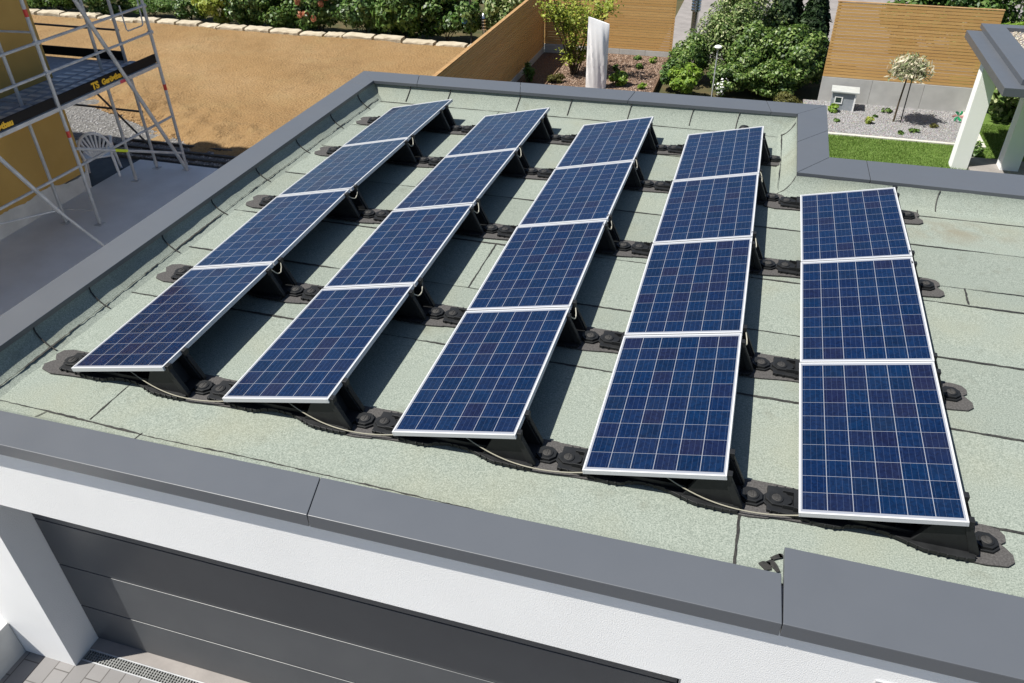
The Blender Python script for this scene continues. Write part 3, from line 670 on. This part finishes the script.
C3('roof', (10.14,12.3,-.45), (16,15.72,-.385), M_GRAVEL, bevel=0)
pk = pebbles('roof_pebbles', 5000, (10.16, 12.32, 13.2, 15.7), -.38, .03, M_PEB, 31); pk.parent = cpz; pk.location = -cpz.location

# little grey animal hut
hut = thing('animal_hut', 'small grey wooden cat hut with white flat roof and white framed window', 'hut', (7.44, 17.36, GZ), R(-4))
hut.scale = (1.38, 1.2, 1.22)
MB().box((-.21,-.17,0), (.19,.17,.36)).build('wall', M_HUT, hut, bevel=.004)
MB().prism([(-.24,.36),(.24,.36),(.24,.39),(-.24,.39)], .21, 'y', -.21).build('roof', M_FELTGREY, hut, bevel=.004)
hw = MB().box((-.16,-.182,.13), (-.02,-.172,.15)).box((-.16,-.182,.26), (-.02,-.172,.28)).box((-.16,-.182,.15), (-.14,-.172,.26)).box((-.04,-.182,.15), (-.02,-.172,.26)).build('window', M_WHITE, hut)
MB().box((-.14,-.176,.15), (-.04,-.1715,.26)).build('pane', M_GLASS, hw)
MB().box((.172,-.181,0), (.199,-.172,.36)).build('corner_trim', M_WHITE, hut)
# spinner toy
toy = thing('garden_spinner', 'green and pink plastic pinwheel stuck in the gravel bed', 'pinwheel', (10.06, 16.95, GZ-.08))
toy.scale = (.8, .8, .8)
MB().tube([(0,0,0),(0,0,.30)], .008, 6).build('stick', M_STEEL, toy)
for i in range(6):
    a = i*math.pi/3; c, s_ = math.cos(a), math.sin(a)
    MB().add([(0,-.02,.3),(c*.16-s_*.05,-.03,.3+s_*.16+c*.05),(c*.18,-.05,.3+s_*.18),(c*.1+s_*.05,-.03,.3+s_*.1-c*.05)], [(0,1,2,3)]).build('blade', M_GREENT if i % 3 else M_PINKT, toy)

# ================================================================== middle garden
struct('mulch_bed', MB().box((-.32,13.5,-2.95), (2.58,20.75,GZ+.01)).box((-1.3,13.5,-2.95), (-.36,20.75,GZ-.09)), M_MULCH)
tag(MB().box((2.585,13.5,-2.97), (2.635,20.74,GZ+.06)).box((-.36,13.5,-2.97), (-.325,18.8,GZ+.05)).build('bed_border', mottled('rusted_steel_edge', (.09, .055, .035), (.16, .10, .065), 6, .8)), 'brown steel border strip around the bark mulch bed', 'edging')
M_CHIP = island('bark_chips', [(0, (.08, .05, .035)), (.5, (.21, .14, .10)), (1, (.38, .29, .225))], .9)
pebbles('bark_chips', 5000, (-.3, 16.6, 2.56, 20.7), GZ+.012, .035, M_CHIP, 41, None, .35)
# covered parasol
par = thing('covered_parasol', 'closed parasol under a tall white cloth cover in the mulch bed', 'parasol', (1.05, 17.4, GZ), R(14))
rings = []; nseg = 48; mbp = MB()
prof = [(0, .165), (.25, .175), (.8, .185), (1.3, .195), (1.62, .20), (1.73, .20), (1.76, .185)]
vs = []
for j in range(40):
    z = 1.76*j/39; rad = np.interp(z, [p_[0] for p_ in prof], [p_[1] for p_ in prof])
    for k in range(nseg):
        a = 2*math.pi*k/nseg
        fold = .022*(abs(math.sin(a*2.5+z*1.5))-.5)+.016*(abs(math.sin(a*4+z*1.9+1))-.5)+.006*math.sin(a*13+z*4)
        rr = rad*(1+fold*9*(.35+.65*min(1, (1.8-z)/1.0)))
        x, y = rr*math.cos(a)*1.55, rr*math.sin(a)*.85*(1-.88*(z/1.76)**4)
        x = max(-.285, min(.275, x))
        vs.append((x, y, z+(.085*(-x/.25)+.05*(y/.16))*(z/1.76)**5))
mbp.add(vs, [(j*nseg+k, j*nseg+(k+1) % nseg, (j+1)*nseg+(k+1) % nseg, (j+1)*nseg+k) for j in range(39) for k in range(nseg)]+[tuple(range(39*nseg, 40*nseg))])
mbp.build('cover', M_COVER, par, smooth=True)
MB().tube([(0,0,-.1),(0,0,1.7)], .03, 10).build('pole', M_STEEL, par)
# lamps
lp = thing('garden_lamp', 'slim garden lamp with white mushroom head before the leafy hedge', 'lamp', (4.17, 17.5, GZ))
MB().tube([(0,0,-.1),(0,0,1.22)], .017, 8).build('pole', M_STEEL, lp, smooth=True)
MB().lathe([(.02, 1.20), (.035, 1.215), (.085, 1.235), (.10, 1.255), (.09, 1.28), (.05, 1.30), (.005, 1.305)]).build('lamp_head', M_WHITE, lp, smooth=True)
bl = thing('bollard_lamp', 'stainless steel louvred bollard lamp beside the right end of the middle fence', 'lamp', (3.14, 22.3, GZ))
bl.scale = (1.2, 1.2, 1.0)
MB().tube([(0,0,-.1),(0,0,1.02)], .085, 16).build('post', M_STAIN, bl, smooth=True)
hd = MB().lathe([(.06, 1.02), (.06, 1.36)], seg=20).build('lamp_core', mat('frosted_white', (.6, .6, .6), .4), bl, smooth=True)
lv = MB()
for i in range(4): lv.lathe([(.075, 1.04+i*.085), (.125, 1.045+i*.085), (.12, 1.09+i*.085), (.07, 1.075+i*.085)], seg=24)
lv.lathe([(.07, 1.37), (.13, 1.38), (.125, 1.43), (.07, 1.46), (.01, 1.47)], seg=24); lv.build('louvre', M_STAIN, bl, smooth=True)
ln = thing('garden_lantern', 'small silver banded lantern by the hedge at the fence top', 'lantern', (-3.37, 21.0, GZ))
MB().tube([(0,0,-.1),(0,0,.42)], .05, 12).build('post', M_STAIN, ln, smooth=True)
lv = MB()
for i in range(4): lv.lathe([(.09, .42+i*.09), (.14, .43+i*.09), (.135, .47+i*.09), (.09, .485+i*.09)], seg=20)
lv.lathe([(.13, .78), (.10, .84), (.03, .92), (.01, .93)], seg=20); lv.build('louvre', M_STAIN, ln, smooth=True)
bp_ = thing('bird_bath_post', 'thin dark post carrying a blue pot in front of the hedge', 'post', (-3.72, 20.75, GZ))
MB().tube([(0,0,-.1),(0,0,1.5)], .035, 8).build('pole', M_DSTEEL, bp_)
MB().lathe([(.05, .62), (.13, .68), (.15, .80), (.13, .86), (.10, .85)], (-.16, -.05, 0), 16).build('pot', M_BLUE, bp_, smooth=True)

# ================================================================== sandstone edging blocks
NS = 24; xs_ = [-1.62]; rs = random.Random(5)
while xs_[-1] > -23: xs_.append(xs_[-1]-rs.uniform(.7, 1.15))
ordn = ['first', 'second', 'third']+[f'{w}' for w in 'fourth fifth sixth seventh eighth ninth tenth eleventh twelfth thirteenth fourteenth fifteenth sixteenth seventeenth eighteenth nineteenth twentieth twenty-first twenty-second twenty-third twenty-fourth twenty-fifth twenty-sixth twenty-seventh twenty-eighth twenty-ninth thirtieth'.split()]
for i, (a, b) in enumerate(zip(xs_[:-1], xs_[1:])):
    yy = 20.12+.03*(-a-4)*.9+rs.uniform(-.05, .05); hh = rs.uniform(.16, .24)
    Vv = []; L = a-b-.03
    mb_ = MB()
    nx_, ny_, nz_ = 6, 3, 3
    ptsg = {}
    pr = [(-.19,-.2),(-.20,hh-.035),(-.17,hh),(.15,hh+.01),(.18,hh-.03),(.18,-.2)]
    kx = 6; vs = []
    for q in range(kx+1):
        for (py, pz) in pr:
            sh = .03 if q in (0, kx) and pz > 0 else 0
            vs.append((b+.015+L*q/kx+(sh if q == 0 else -sh if q == kx else 0), yy+py+rs.uniform(-.018, .018), GZ+pz+rs.uniform(-.014, .014)-sh*.5))
    k6 = len(pr)
    mb_.add(vs, [(q*k6+j, q*k6+(j+1) % k6, (q+1)*k6+(j+1) % k6, (q+1)*k6+j) for q in range(kx) for j in range(k6)]+[tuple(range(k6)), tuple(range(kx*k6, (kx+1)*k6))[::-1]])
    tag(mb_.build('edging_stone', M_STONE, bevel=.008), f"pale sandstone block before the hedge, {ordn[i]} leftward from the wooden fence", 'stone block', 'sandstone blocks edging the soil lot')

# ================================================================== plants
def leafmesh(name, pts, nrm, size, m, rs, parent, aspect=1.9):
    n_ = len(pts); up = rs.normal(size=(n_, 3)); nrm = nrm/np.linalg.norm(nrm, axis=1, keepdims=True)
    t = np.cross(nrm, up); t /= np.linalg.norm(t, axis=1, keepdims=True); b = np.cross(nrm, t)
    s = size*rs.uniform(.6, 1.35, (n_, 1)); l = t*s*aspect*.5; w = b*s*.5
    bend = nrm*s*.18
    V = np.stack([pts-l, pts+w-l*.1+bend, pts+l-bend, pts-w-l*.1+bend], 1).reshape(-1, 3)
    return npmesh(name, V, np.arange(4*n_).reshape(-1, 4), m, parent)
def plant(name, label, cat, loc, rad, n_, size, m, seed, group=None, clumps=26, base=.12, stems=5, open_=.33, aspect=1.9, upright=.55, part='foliage', trunk=None):
    rs = np.random.RandomState(seed); root = thing(name, label, cat, loc, 0, group)
    rx, ry, rh = rad; c0 = np.array([0, 0, base+rh/2 if trunk is None else trunk+rh/2])
    d = rs.normal(size=(clumps, 3)); d /= np.linalg.norm(d, axis=1, keepdims=True)
    ctr = d*rs.uniform(.25, .95, (clumps, 1))**.6
    w = rs.uniform(.5, 1.5, clumps); w /= w.sum()
    idx = rs.choice(clumps, n_, p=w)
    q = rs.normal(size=(n_, 3)); q /= np.linalg.norm(q, axis=1, keepdims=True)
    q = q*(rs.uniform(.15, 1, (n_, 1))**.5)*open_
    u = ctr[idx]+q; ln_ = np.linalg.norm(u, axis=1, keepdims=True); u = np.where(ln_ > 1.12, u/ln_*1.12, u)
    pts = c0+u*np.array([rx, ry, rh/2]); pts[:, 2] = np.maximum(pts[:, 2], .02)
    nn = q/open_*.8+u*.5+np.array([0, 0, upright])+rs.normal(0, .45, (n_, 3))
    leafmesh(part, pts, nn, size, m, rs, root, aspect)
    st = MB()
    if trunk is None:
        for i in range(stems):
            e = c0+ctr[i % clumps]*np.array([rx, ry, rh/2])*.8
            st.tube([(rs.normal(0, .05), rs.normal(0, .05), -.05), (e[0]*.4, e[1]*.4, e[2]*.5), tuple(e)], [.016, .012, .005], 5)
        st.build('stem', M_BARK, root)
    return root
G_DARK = island('dark_leaf', [(0, (.026, .065, .012)), (.4, (.065, .14, .026)), (.8, (.12, .215, .045)), (1, (.25, .33, .11))], .45, .5, .25)
G_MID = island('mid_leaf', [(0, (.04, .09, .014)), (.5, (.085, .17, .028)), (1, (.18, .26, .06))], .5, .4, .3)
G_HEDGE = island('laurel_leaf', [(0, (.03, .07, .012)), (.35, (.08, .155, .025)), (.75, (.16, .25, .05)), (1, (.32, .40, .14))], .45, .5, .3)
G_LIME = island('lime_leaf', [(0, (.12, .22, .02)), (.6, (.22, .35, .04)), (1, (.32, .42, .08))], .5, .4, .35)
G_YEL = island('yellow_green_leaf', [(0, (.18, .24, .025)), (.6, (.34, .41, .06)), (1, (.50, .53, .11))], .5, .4, .35)
G_VAR = island('variegated_leaf', [(0, (.06, .12, .022)), (.45, (.14, .22, .055)), (.8, (.28, .34, .13)), (1, (.50, .52, .28))], .5, .4, .3)
G_CON = island('conifer_needle', [(0, (.010, .026, .008)), (.7, (.022, .048, .013)), (1, (.045, .08, .025))], .6, .3, .1)
G_OLIVE = island('olive_leaf', [(0, (.06, .062, .014)), (1, (.13, .125, .03))], .6, .3, .2)
G_ROSE = island('rose_petal', [(0, (.45, .17, .09)), (.5, (.62, .29, .18)), (1, (.68, .40, .28))], .6, .3, .3)
G_CREAM = island('cream_leaf', [(0, (.16, .24, .09)), (.3, (.34, .37, .20)), (.6, (.66, .62, .46)), (1, (.76, .67, .52))], .6, .3, .35)
HG = 'shrubs of the hedge behind the soil lot'
# front hedge, right to left
hedge = [ # x, y, rx, ry, h, leaves, size, mat, label
 (-2.6, 22.0, .85, .9, 1.9, 3000, .075, G_VAR, 'loose light green shrub behind the far end of the shaded fence'),
 (-4.7, 21.5, .95, .8, 1.55, 4200, .085, G_DARK, 'dark leafy shrub just left of the blue pot'),
 (-6.2, 21.5, .95, .8, 1.7, 4200, .09, G_MID, 'glossy mid green shrub, second left of the blue pot'),
 (-7.7, 21.6, .95, .85, 1.75, 4200, .085, G_DARK, 'dark green shrub immediately right of the orange roses'),
 (-9.3, 21.5, .9, .75, 1.6, 3600, .07, G_DARK, 'rose bush with salmon orange blooms in the hedge'),
 (-10.7, 21.5, .8, .7, 1.35, 3000, .07, G_MID, 'rounded bright green shrub immediately left of the orange roses'),
 (-12.1, 21.6, .9, .8, 1.7, 3600, .075, G_DARK, 'dark green shrub beside the yellow leaved one'),
 (-13.5, 21.6, .6, .6, 1.6, 2400, .075, G_YEL, 'yellow leaved upright shrub in the hedge'),
 (-14.9, 21.9, .7, .7, .9, 2200, .06, G_DARK, 'low dark shrub beside the yellow leaved one on its left'),
 (-16.6, 22.0, 1.1, .6, .55, 2600, .05, G_MID, 'low spreading green plant at the gap in the hedge'),
 (-18.6, 21.6, 1.1, .9, 1.5, 3400, .07, G_DARK, 'dark shrub behind the top of the scaffold posts'),
 (-20.6, 21.7, 1.1, .9, 1.3, 3200, .07, G_MID, 'green shrub behind the scaffold guard rail'),
 (-22.6, 21.9, 1.2, .9, 1.2, 3000, .07, G_DARK, 'leftmost dark shrub beside the ochre wall corner'),
]
for i, (x, y, rx, ry, h, n_, s, m_, lab) in enumerate(hedge):
    yy = y-.5+.022*(-x-3)
    ro = plant('rose_bush' if 'rose bush' in lab else 'hedge_shrub', lab, 'rose bush' if 'rose bush' in lab else 'shrub', (x, yy, GZ), (rx*1.2, ry, h*1.1), int(n_*1.5), s, m_, 100+i, HG, 34, .0)
    if 'rose bush' in lab:
        rs = np.random.RandomState(77)
        for q in range(11):
            b = np.array([rs.uniform(-.7, .7), -.62+rs.uniform(-.1, .2), rs.uniform(.5, 1.45)])
            d_ = rs.normal(size=(26, 3)); d_ /= np.linalg.norm(d_, axis=1, keepdims=True)
            leafmesh('bloom', b+d_*.075, d_+rs.normal(0, .3, (26, 3)), .10, G_ROSE, rs, ro, 1.2)
        for q in range(3): pass
for i, (x, y, rx, ry, h, m_, lab) in enumerate([(-3.4, 24.0, 1.3, 1.0, 2.4, G_MID, 'tall green shrub in the back row behind the blue pot'), (-6.2, 23.7, 1.4, 1.0, 2.5, G_DARK, 'tall dark shrub in the back row left of the blue pot'), (-9.2, 23.9, 1.4, 1.0, 2.4, G_DARK, 'tall dark shrub in the back row behind the orange roses'), (-12.2, 24.0, 1.3, 1.0, 2.4, G_MID, 'tall green shrub in the back row behind the yellow leaved shrub'), (-20.0, 24.5, 1.6, 1.0, 2.0, G_DARK, 'wide dark shrub in the back row behind the scaffold')]):
    plant('hedge_shrub', lab, 'shrub', (x, y+.02*(-x-3), GZ), (rx, ry, h), 4200, .10, m_, 160+i, 'shrubs of the back hedge row', 34, .05)
# mulch bed plants
def stemmy(name, label, loc, h, n_stem, n_leaf, size, m, seed, spread=.55):
    rs = np.random.RandomState(seed); root = thing(name, label, 'tree', loc); tr = MB(); P = []
    for i in range(n_stem):
        a = rs.uniform(0, 6.28); l = rs.uniform(.3, 1)*spread; hh = h*rs.uniform(.55, 1)
        path = [np.array([rs.normal(0, .04), rs.normal(0, .04), -.05]), np.array([l*.35*math.cos(a), l*.35*math.sin(a), hh*.4]), np.array([l*.75*math.cos(a), l*.75*math.sin(a), hh*.75]), np.array([l*math.cos(a), l*math.sin(a), hh])]
        tr.tube(path, [.022, .017, .011, .004], 6)
        for j in range(9):
            t = rs.uniform(.12, 1); q = path[1]+(path[3]-path[1])*t if t > .2 else path[0]+(path[1]-path[0])*rs.uniform(.5, 1)
            b = rs.uniform(0, 6.28); e = q+np.array([math.cos(b), math.sin(b), rs.uniform(-.1, .5)])*rs.uniform(.15, .42); tr.tube([q, (q+e)/2+[0, 0, .02], e], [.007, .005, .002], 4)
            for w in range(int(n_leaf/n_stem/9)):
                P.append(q+(e-q)*rs.uniform(.1, 1.1)+rs.normal(0, .085, 3))
    tr.build('trunk', M_BARK, root); P = np.array(P)
    leafmesh('crown', P, rs.normal(0, .5, P.shape)+[0, 0, .9], size, m, rs, root, 1.7); return root
stemmy('young_tree', 'young multi-stemmed tree with airy yellow-green leaves left of the parasol', (.2, 18.35, GZ), 2.65, 15, 3600, .06, G_YEL, 9, 1.15)
plant('small_shrub', 'small bright green shrub right of the covered parasol', 'shrub', (1.62, 17.75, GZ), (.24, .24, .34), 500, .06, G_LIME, 301, None, 12, .02, 4, .5)
plant('small_shrub', 'low brown-green cushion shrub at the left corner of the mulch bed', 'shrub', (-.12, 17.55, GZ), (.24, .22, .26), 700, .035, G_OLIVE, 302, None, 14, .0, 3, .5)
for i, (x, y, s, lab) in enumerate([(1.9, 19.4, .13, 'tiny green sprig in the middle of the mulch bed'), (2.25, 20.1, .14, 'tiny yellow-green plant by the mulch bed fence plinth'), (1.75, 20.3, .12, 'tiny pale plant at the foot of the sunlit fence, left of another'), (2.3, 17.6, .12, 'tiny green sprig at the near right corner of the mulch bed'), (1.3, 19.0, .13, 'tiny green sprig behind the covered parasol')]):
    plant('small_plant', lab, 'plant', (x, y, GZ), (s, s, s*1.3), 130, .045, G_LIME if i % 2 else G_MID, 310+i, None, 8, .0, 3, .5)
plant('small_plant', 'tuft of grey-green grass in the shaded corner beside the fence', 'plant', (-.95, 17.7, GZ-.09), (.12, .12, .5), 220, .05, G_MID, 330, None, 8, .0, 3, .5, 4, .1)
# big hedge to the right of the mulch bed
BG_ = 'shrubs of the big hedge between the fences'
for i, (x, y, rx, ry, h, n_, s, m_, lab) in enumerate([
 (3.30, 19.0, .55, .75, 1.2, 3000, .07, G_HEDGE, 'green shrub at the left end of the big hedge'),
 (4.4, 19.4, .9, .8, 1.95, 5200, .072, G_VAR, 'variegated pale-edged tall shrub in the big hedge behind the mushroom lamp'),
 (5.2, 18.9, .8, .8, 1.55, 4600, .075, G_HEDGE, 'dark leafy shrub in the middle of the big hedge'),
 (6.15, 18.7, .8, .75, 1.55, 4800, .08, G_HEDGE, 'dark leafy shrub at the right end of the big hedge beside the fence'),
 (4.6, 18.0, .65, .45, .75, 2600, .065, G_HEDGE, 'low dark shrub at the foot of the big hedge behind the lamp pole'),
 (5.7, 17.95, .7, .45, .85, 3000, .07, G_HEDGE, 'low green shrub at the foot of the big hedge right of centre'),
 (4.75, 20.0, 1.0, .8, 2.45, 4200, .075, G_VAR, 'tallest variegated shrub at the back of the big hedge')]):
    plant('hedge_shrub', lab, 'shrub', (x, y, GZ), (rx, ry, h), int(n_*2.0), s*.66, m_, 200+i, BG_, 46, .0, 7, .33)
plant('small_shrub', 'added dark shrub standing in for shadow between mulch bed border and lime shrub', 'shrub', (2.98, 18.3, GZ), (.33, .6, .6), 1600, .055, G_DARK, 219, None, 18, .0, 4, .4)  # dark foliage added where the gap by the border is only in shadow
plant('small_shrub', 'lime green shrub beside the mulch bed border', 'shrub', (3.42, 17.7, GZ), (.42, .40, .68), 1900, .058, G_LIME, 220, None, 16, .02, 4, .42)
plant('small_shrub', 'olive coloured cushion shrub behind the roof parapet', 'shrub', (6.05, 17.1, GZ), (.33, .28, .34), 1000, .035, G_OLIVE, 221, None, 16, .0, 3, .45)
fl = plant('flowering_plant', 'small plant with white blossoms beside the mushroom lamp', 'plant', (4.38, 17.45, GZ), (.13, .13, .48), 180, .045, G_MID, 222, None, 8, .0, 3, .5)
rs = np.random.RandomState(4); q = rs.normal(0, 1, (60, 3)); leafmesh('blossom', np.array([0, -.03, .24])+q*[.07, .06, .12], q+[0, -.5, .6], .05, mat('white_petal', (.75, .75, .72), .6), rs, fl, 1.2)
# dark conifers behind
def conifer(label, loc, r, h, n_, seed):
    rs = np.random.RandomState(seed); root = thing('conifer', label, 'conifer', loc, 0, 'dark conifers behind the hedge')
    t = rs.uniform(0, 1, n_)**.8; a = rs.uniform(0, 6.28, n_); rad = r*(1-.85*t)*(.55+.45*rs.uniform(0, 1, n_)**.4)*(1+.18*np.sin(a*5+t*14))
    P = np.stack([rad*np.cos(a), rad*np.sin(a), .1+t*h], -1)
    leafmesh('crown', P, np.stack([np.cos(a), np.sin(a), np.full(n_, .5)], -1)+rs.normal(0, .4, (n_, 3)), .085, G_CON, rs, root, 2.6)
    MB().tube([(0,0,-.1),(0,0,h*.9)], [.07, .02], 8).build('trunk', M_BARK, root)
conifer('dark conifer at the back of the big hedge', (5.75, 20.6, GZ), .75, 2.7, 6000, 1); conifer('dark conifer right beside the slat fence edge', (6.55, 20.3, GZ), .6, 2.5, 5000, 2)
# white gravel bed: standard willow and small plants
wt = thing('standard_willow', 'small ball-headed willow with creamy white leaf tips on the gravel bed', 'tree', (8.6, 16.6, GZ))
MB().tube([(0,0,-.1),(.01,.0,.5),(.04,.0,1.12)], [.024, .02, .018], 8).build('trunk', M_BARK, wt, smooth=True)
MB().tube([(.16,-.02,-.1),(.15,-.02,1.1)], .014, 8).build('stake', M_DSTEEL, wt)
rs = np.random.RandomState(14); n_ = 2100; d_ = rs.normal(size=(n_, 3)); d_ /= np.linalg.norm(d_, axis=1, keepdims=True); d_[:, 2] = np.where(d_[:, 2] < -.35, -d_[:, 2], d_[:, 2])
rr = rs.uniform(.1, 1, (n_, 1))**.6; sp_ = np.where(rs.rand(n_, 1) < .25, 1.32, .95)
P = np.array([.05, 0, 1.20])+d_*rr*sp_*[.40, .40, .33]; leafmesh('crown', P, rs.normal(0, 1, (n_, 3)), .036, G_CREAM, rs, wt, 4.2)
st = MB()
for i in range(34):
    v_ = d_[i]*[.42, .42, .36]; st.tube([(.04, 0, 1.1), tuple(np.array([.05, 0, 1.16])+v_*.5), tuple(np.array([.05, 0, 1.2])+v_)], [.009, .005, .002], 4)
st.build('branch', M_BARK, wt)
for i, (x, y, s, m_, lab) in enumerate([(7.22, 17.0, .17, G_LIME, 'spiky light green plant before the grey hut'), (7.27, 16.3, .11, G_MID, 'small dark tuft left of the yellow-green gravel plant'), (8.0, 16.35, .15, G_YEL, 'yellow-green plant on the gravel left of the willow stem'), (8.2, 16.85, .09, G_DARK, 'tiny dark tuft between the hut and the willow stem'), (8.5, 17.3, .16, G_MID, 'low green cushion behind the willow stem'), (9.0, 16.0, .15, G_MID, 'low green cushion in front of the willow shadow'), (8.68, 15.78, .11, G_MID, 'small green tuft nearest the pale stone edging'), (9.5, 16.45, .13, G_OLIVE, 'dull green tuft beside the pinwheel')]):
    s *= .78
    plant('small_plant', lab, 'plant', (x, y, GZ), (s, s, s*(1.3 if i in (0, 2) else .75)), 200 if s > .12 else 110, .05 if i in (0, 2) else .035, m_, 400+i, 'small plants on the gravel bed', 8, .0, 3, .5)
plant('laurel_shrub', 'glossy leafy shrub seen between the two white carport posts', 'shrub', (11.1, 17.6, GZ), (.85, .7, 1.25), 3200, .10, G_VAR, 450, None, 26, .03)
plant('laurel_shrub', 'dark shrub right of the carport posts', 'shrub', (12.6, 17.4, GZ), (.8, .8, 1.3), 2600, .09, G_DARK, 451, None, 26, .03)
plant('small_shrub', 'small dark bush on the lawn beside the grey patio slab', 'shrub', (10.12, 14.75, GZ), (.16, .16, .34), 420, .04, G_DARK, 452, None, 12, .0, 3, .5)
# beyond the right fence
for i, (x, y, rx, ry, h, m_, lab) in enumerate([(11.6, 19.6, .9, .8, 1.75, G_LIME, 'bright green shrub beyond the right end of the fence'), (12.6, 22.5, 1.5, 1.2, 3.0, G_DARK, 'tall dark bush at the top right corner'), (10.9, 22.6, 1.2, .9, 2.6, G_DARK, 'dark bush behind the right fence top'), (9.5, 22.8, 1.0, .9, 2.2, G_MID, 'green bush behind the middle of the right fence')]):
    plant('background_shrub', lab, 'shrub', (x, y, GZ), (rx, ry, h), 4200, .09, m_, 500+i, 'bushes beyond the right fence', 30, .05)
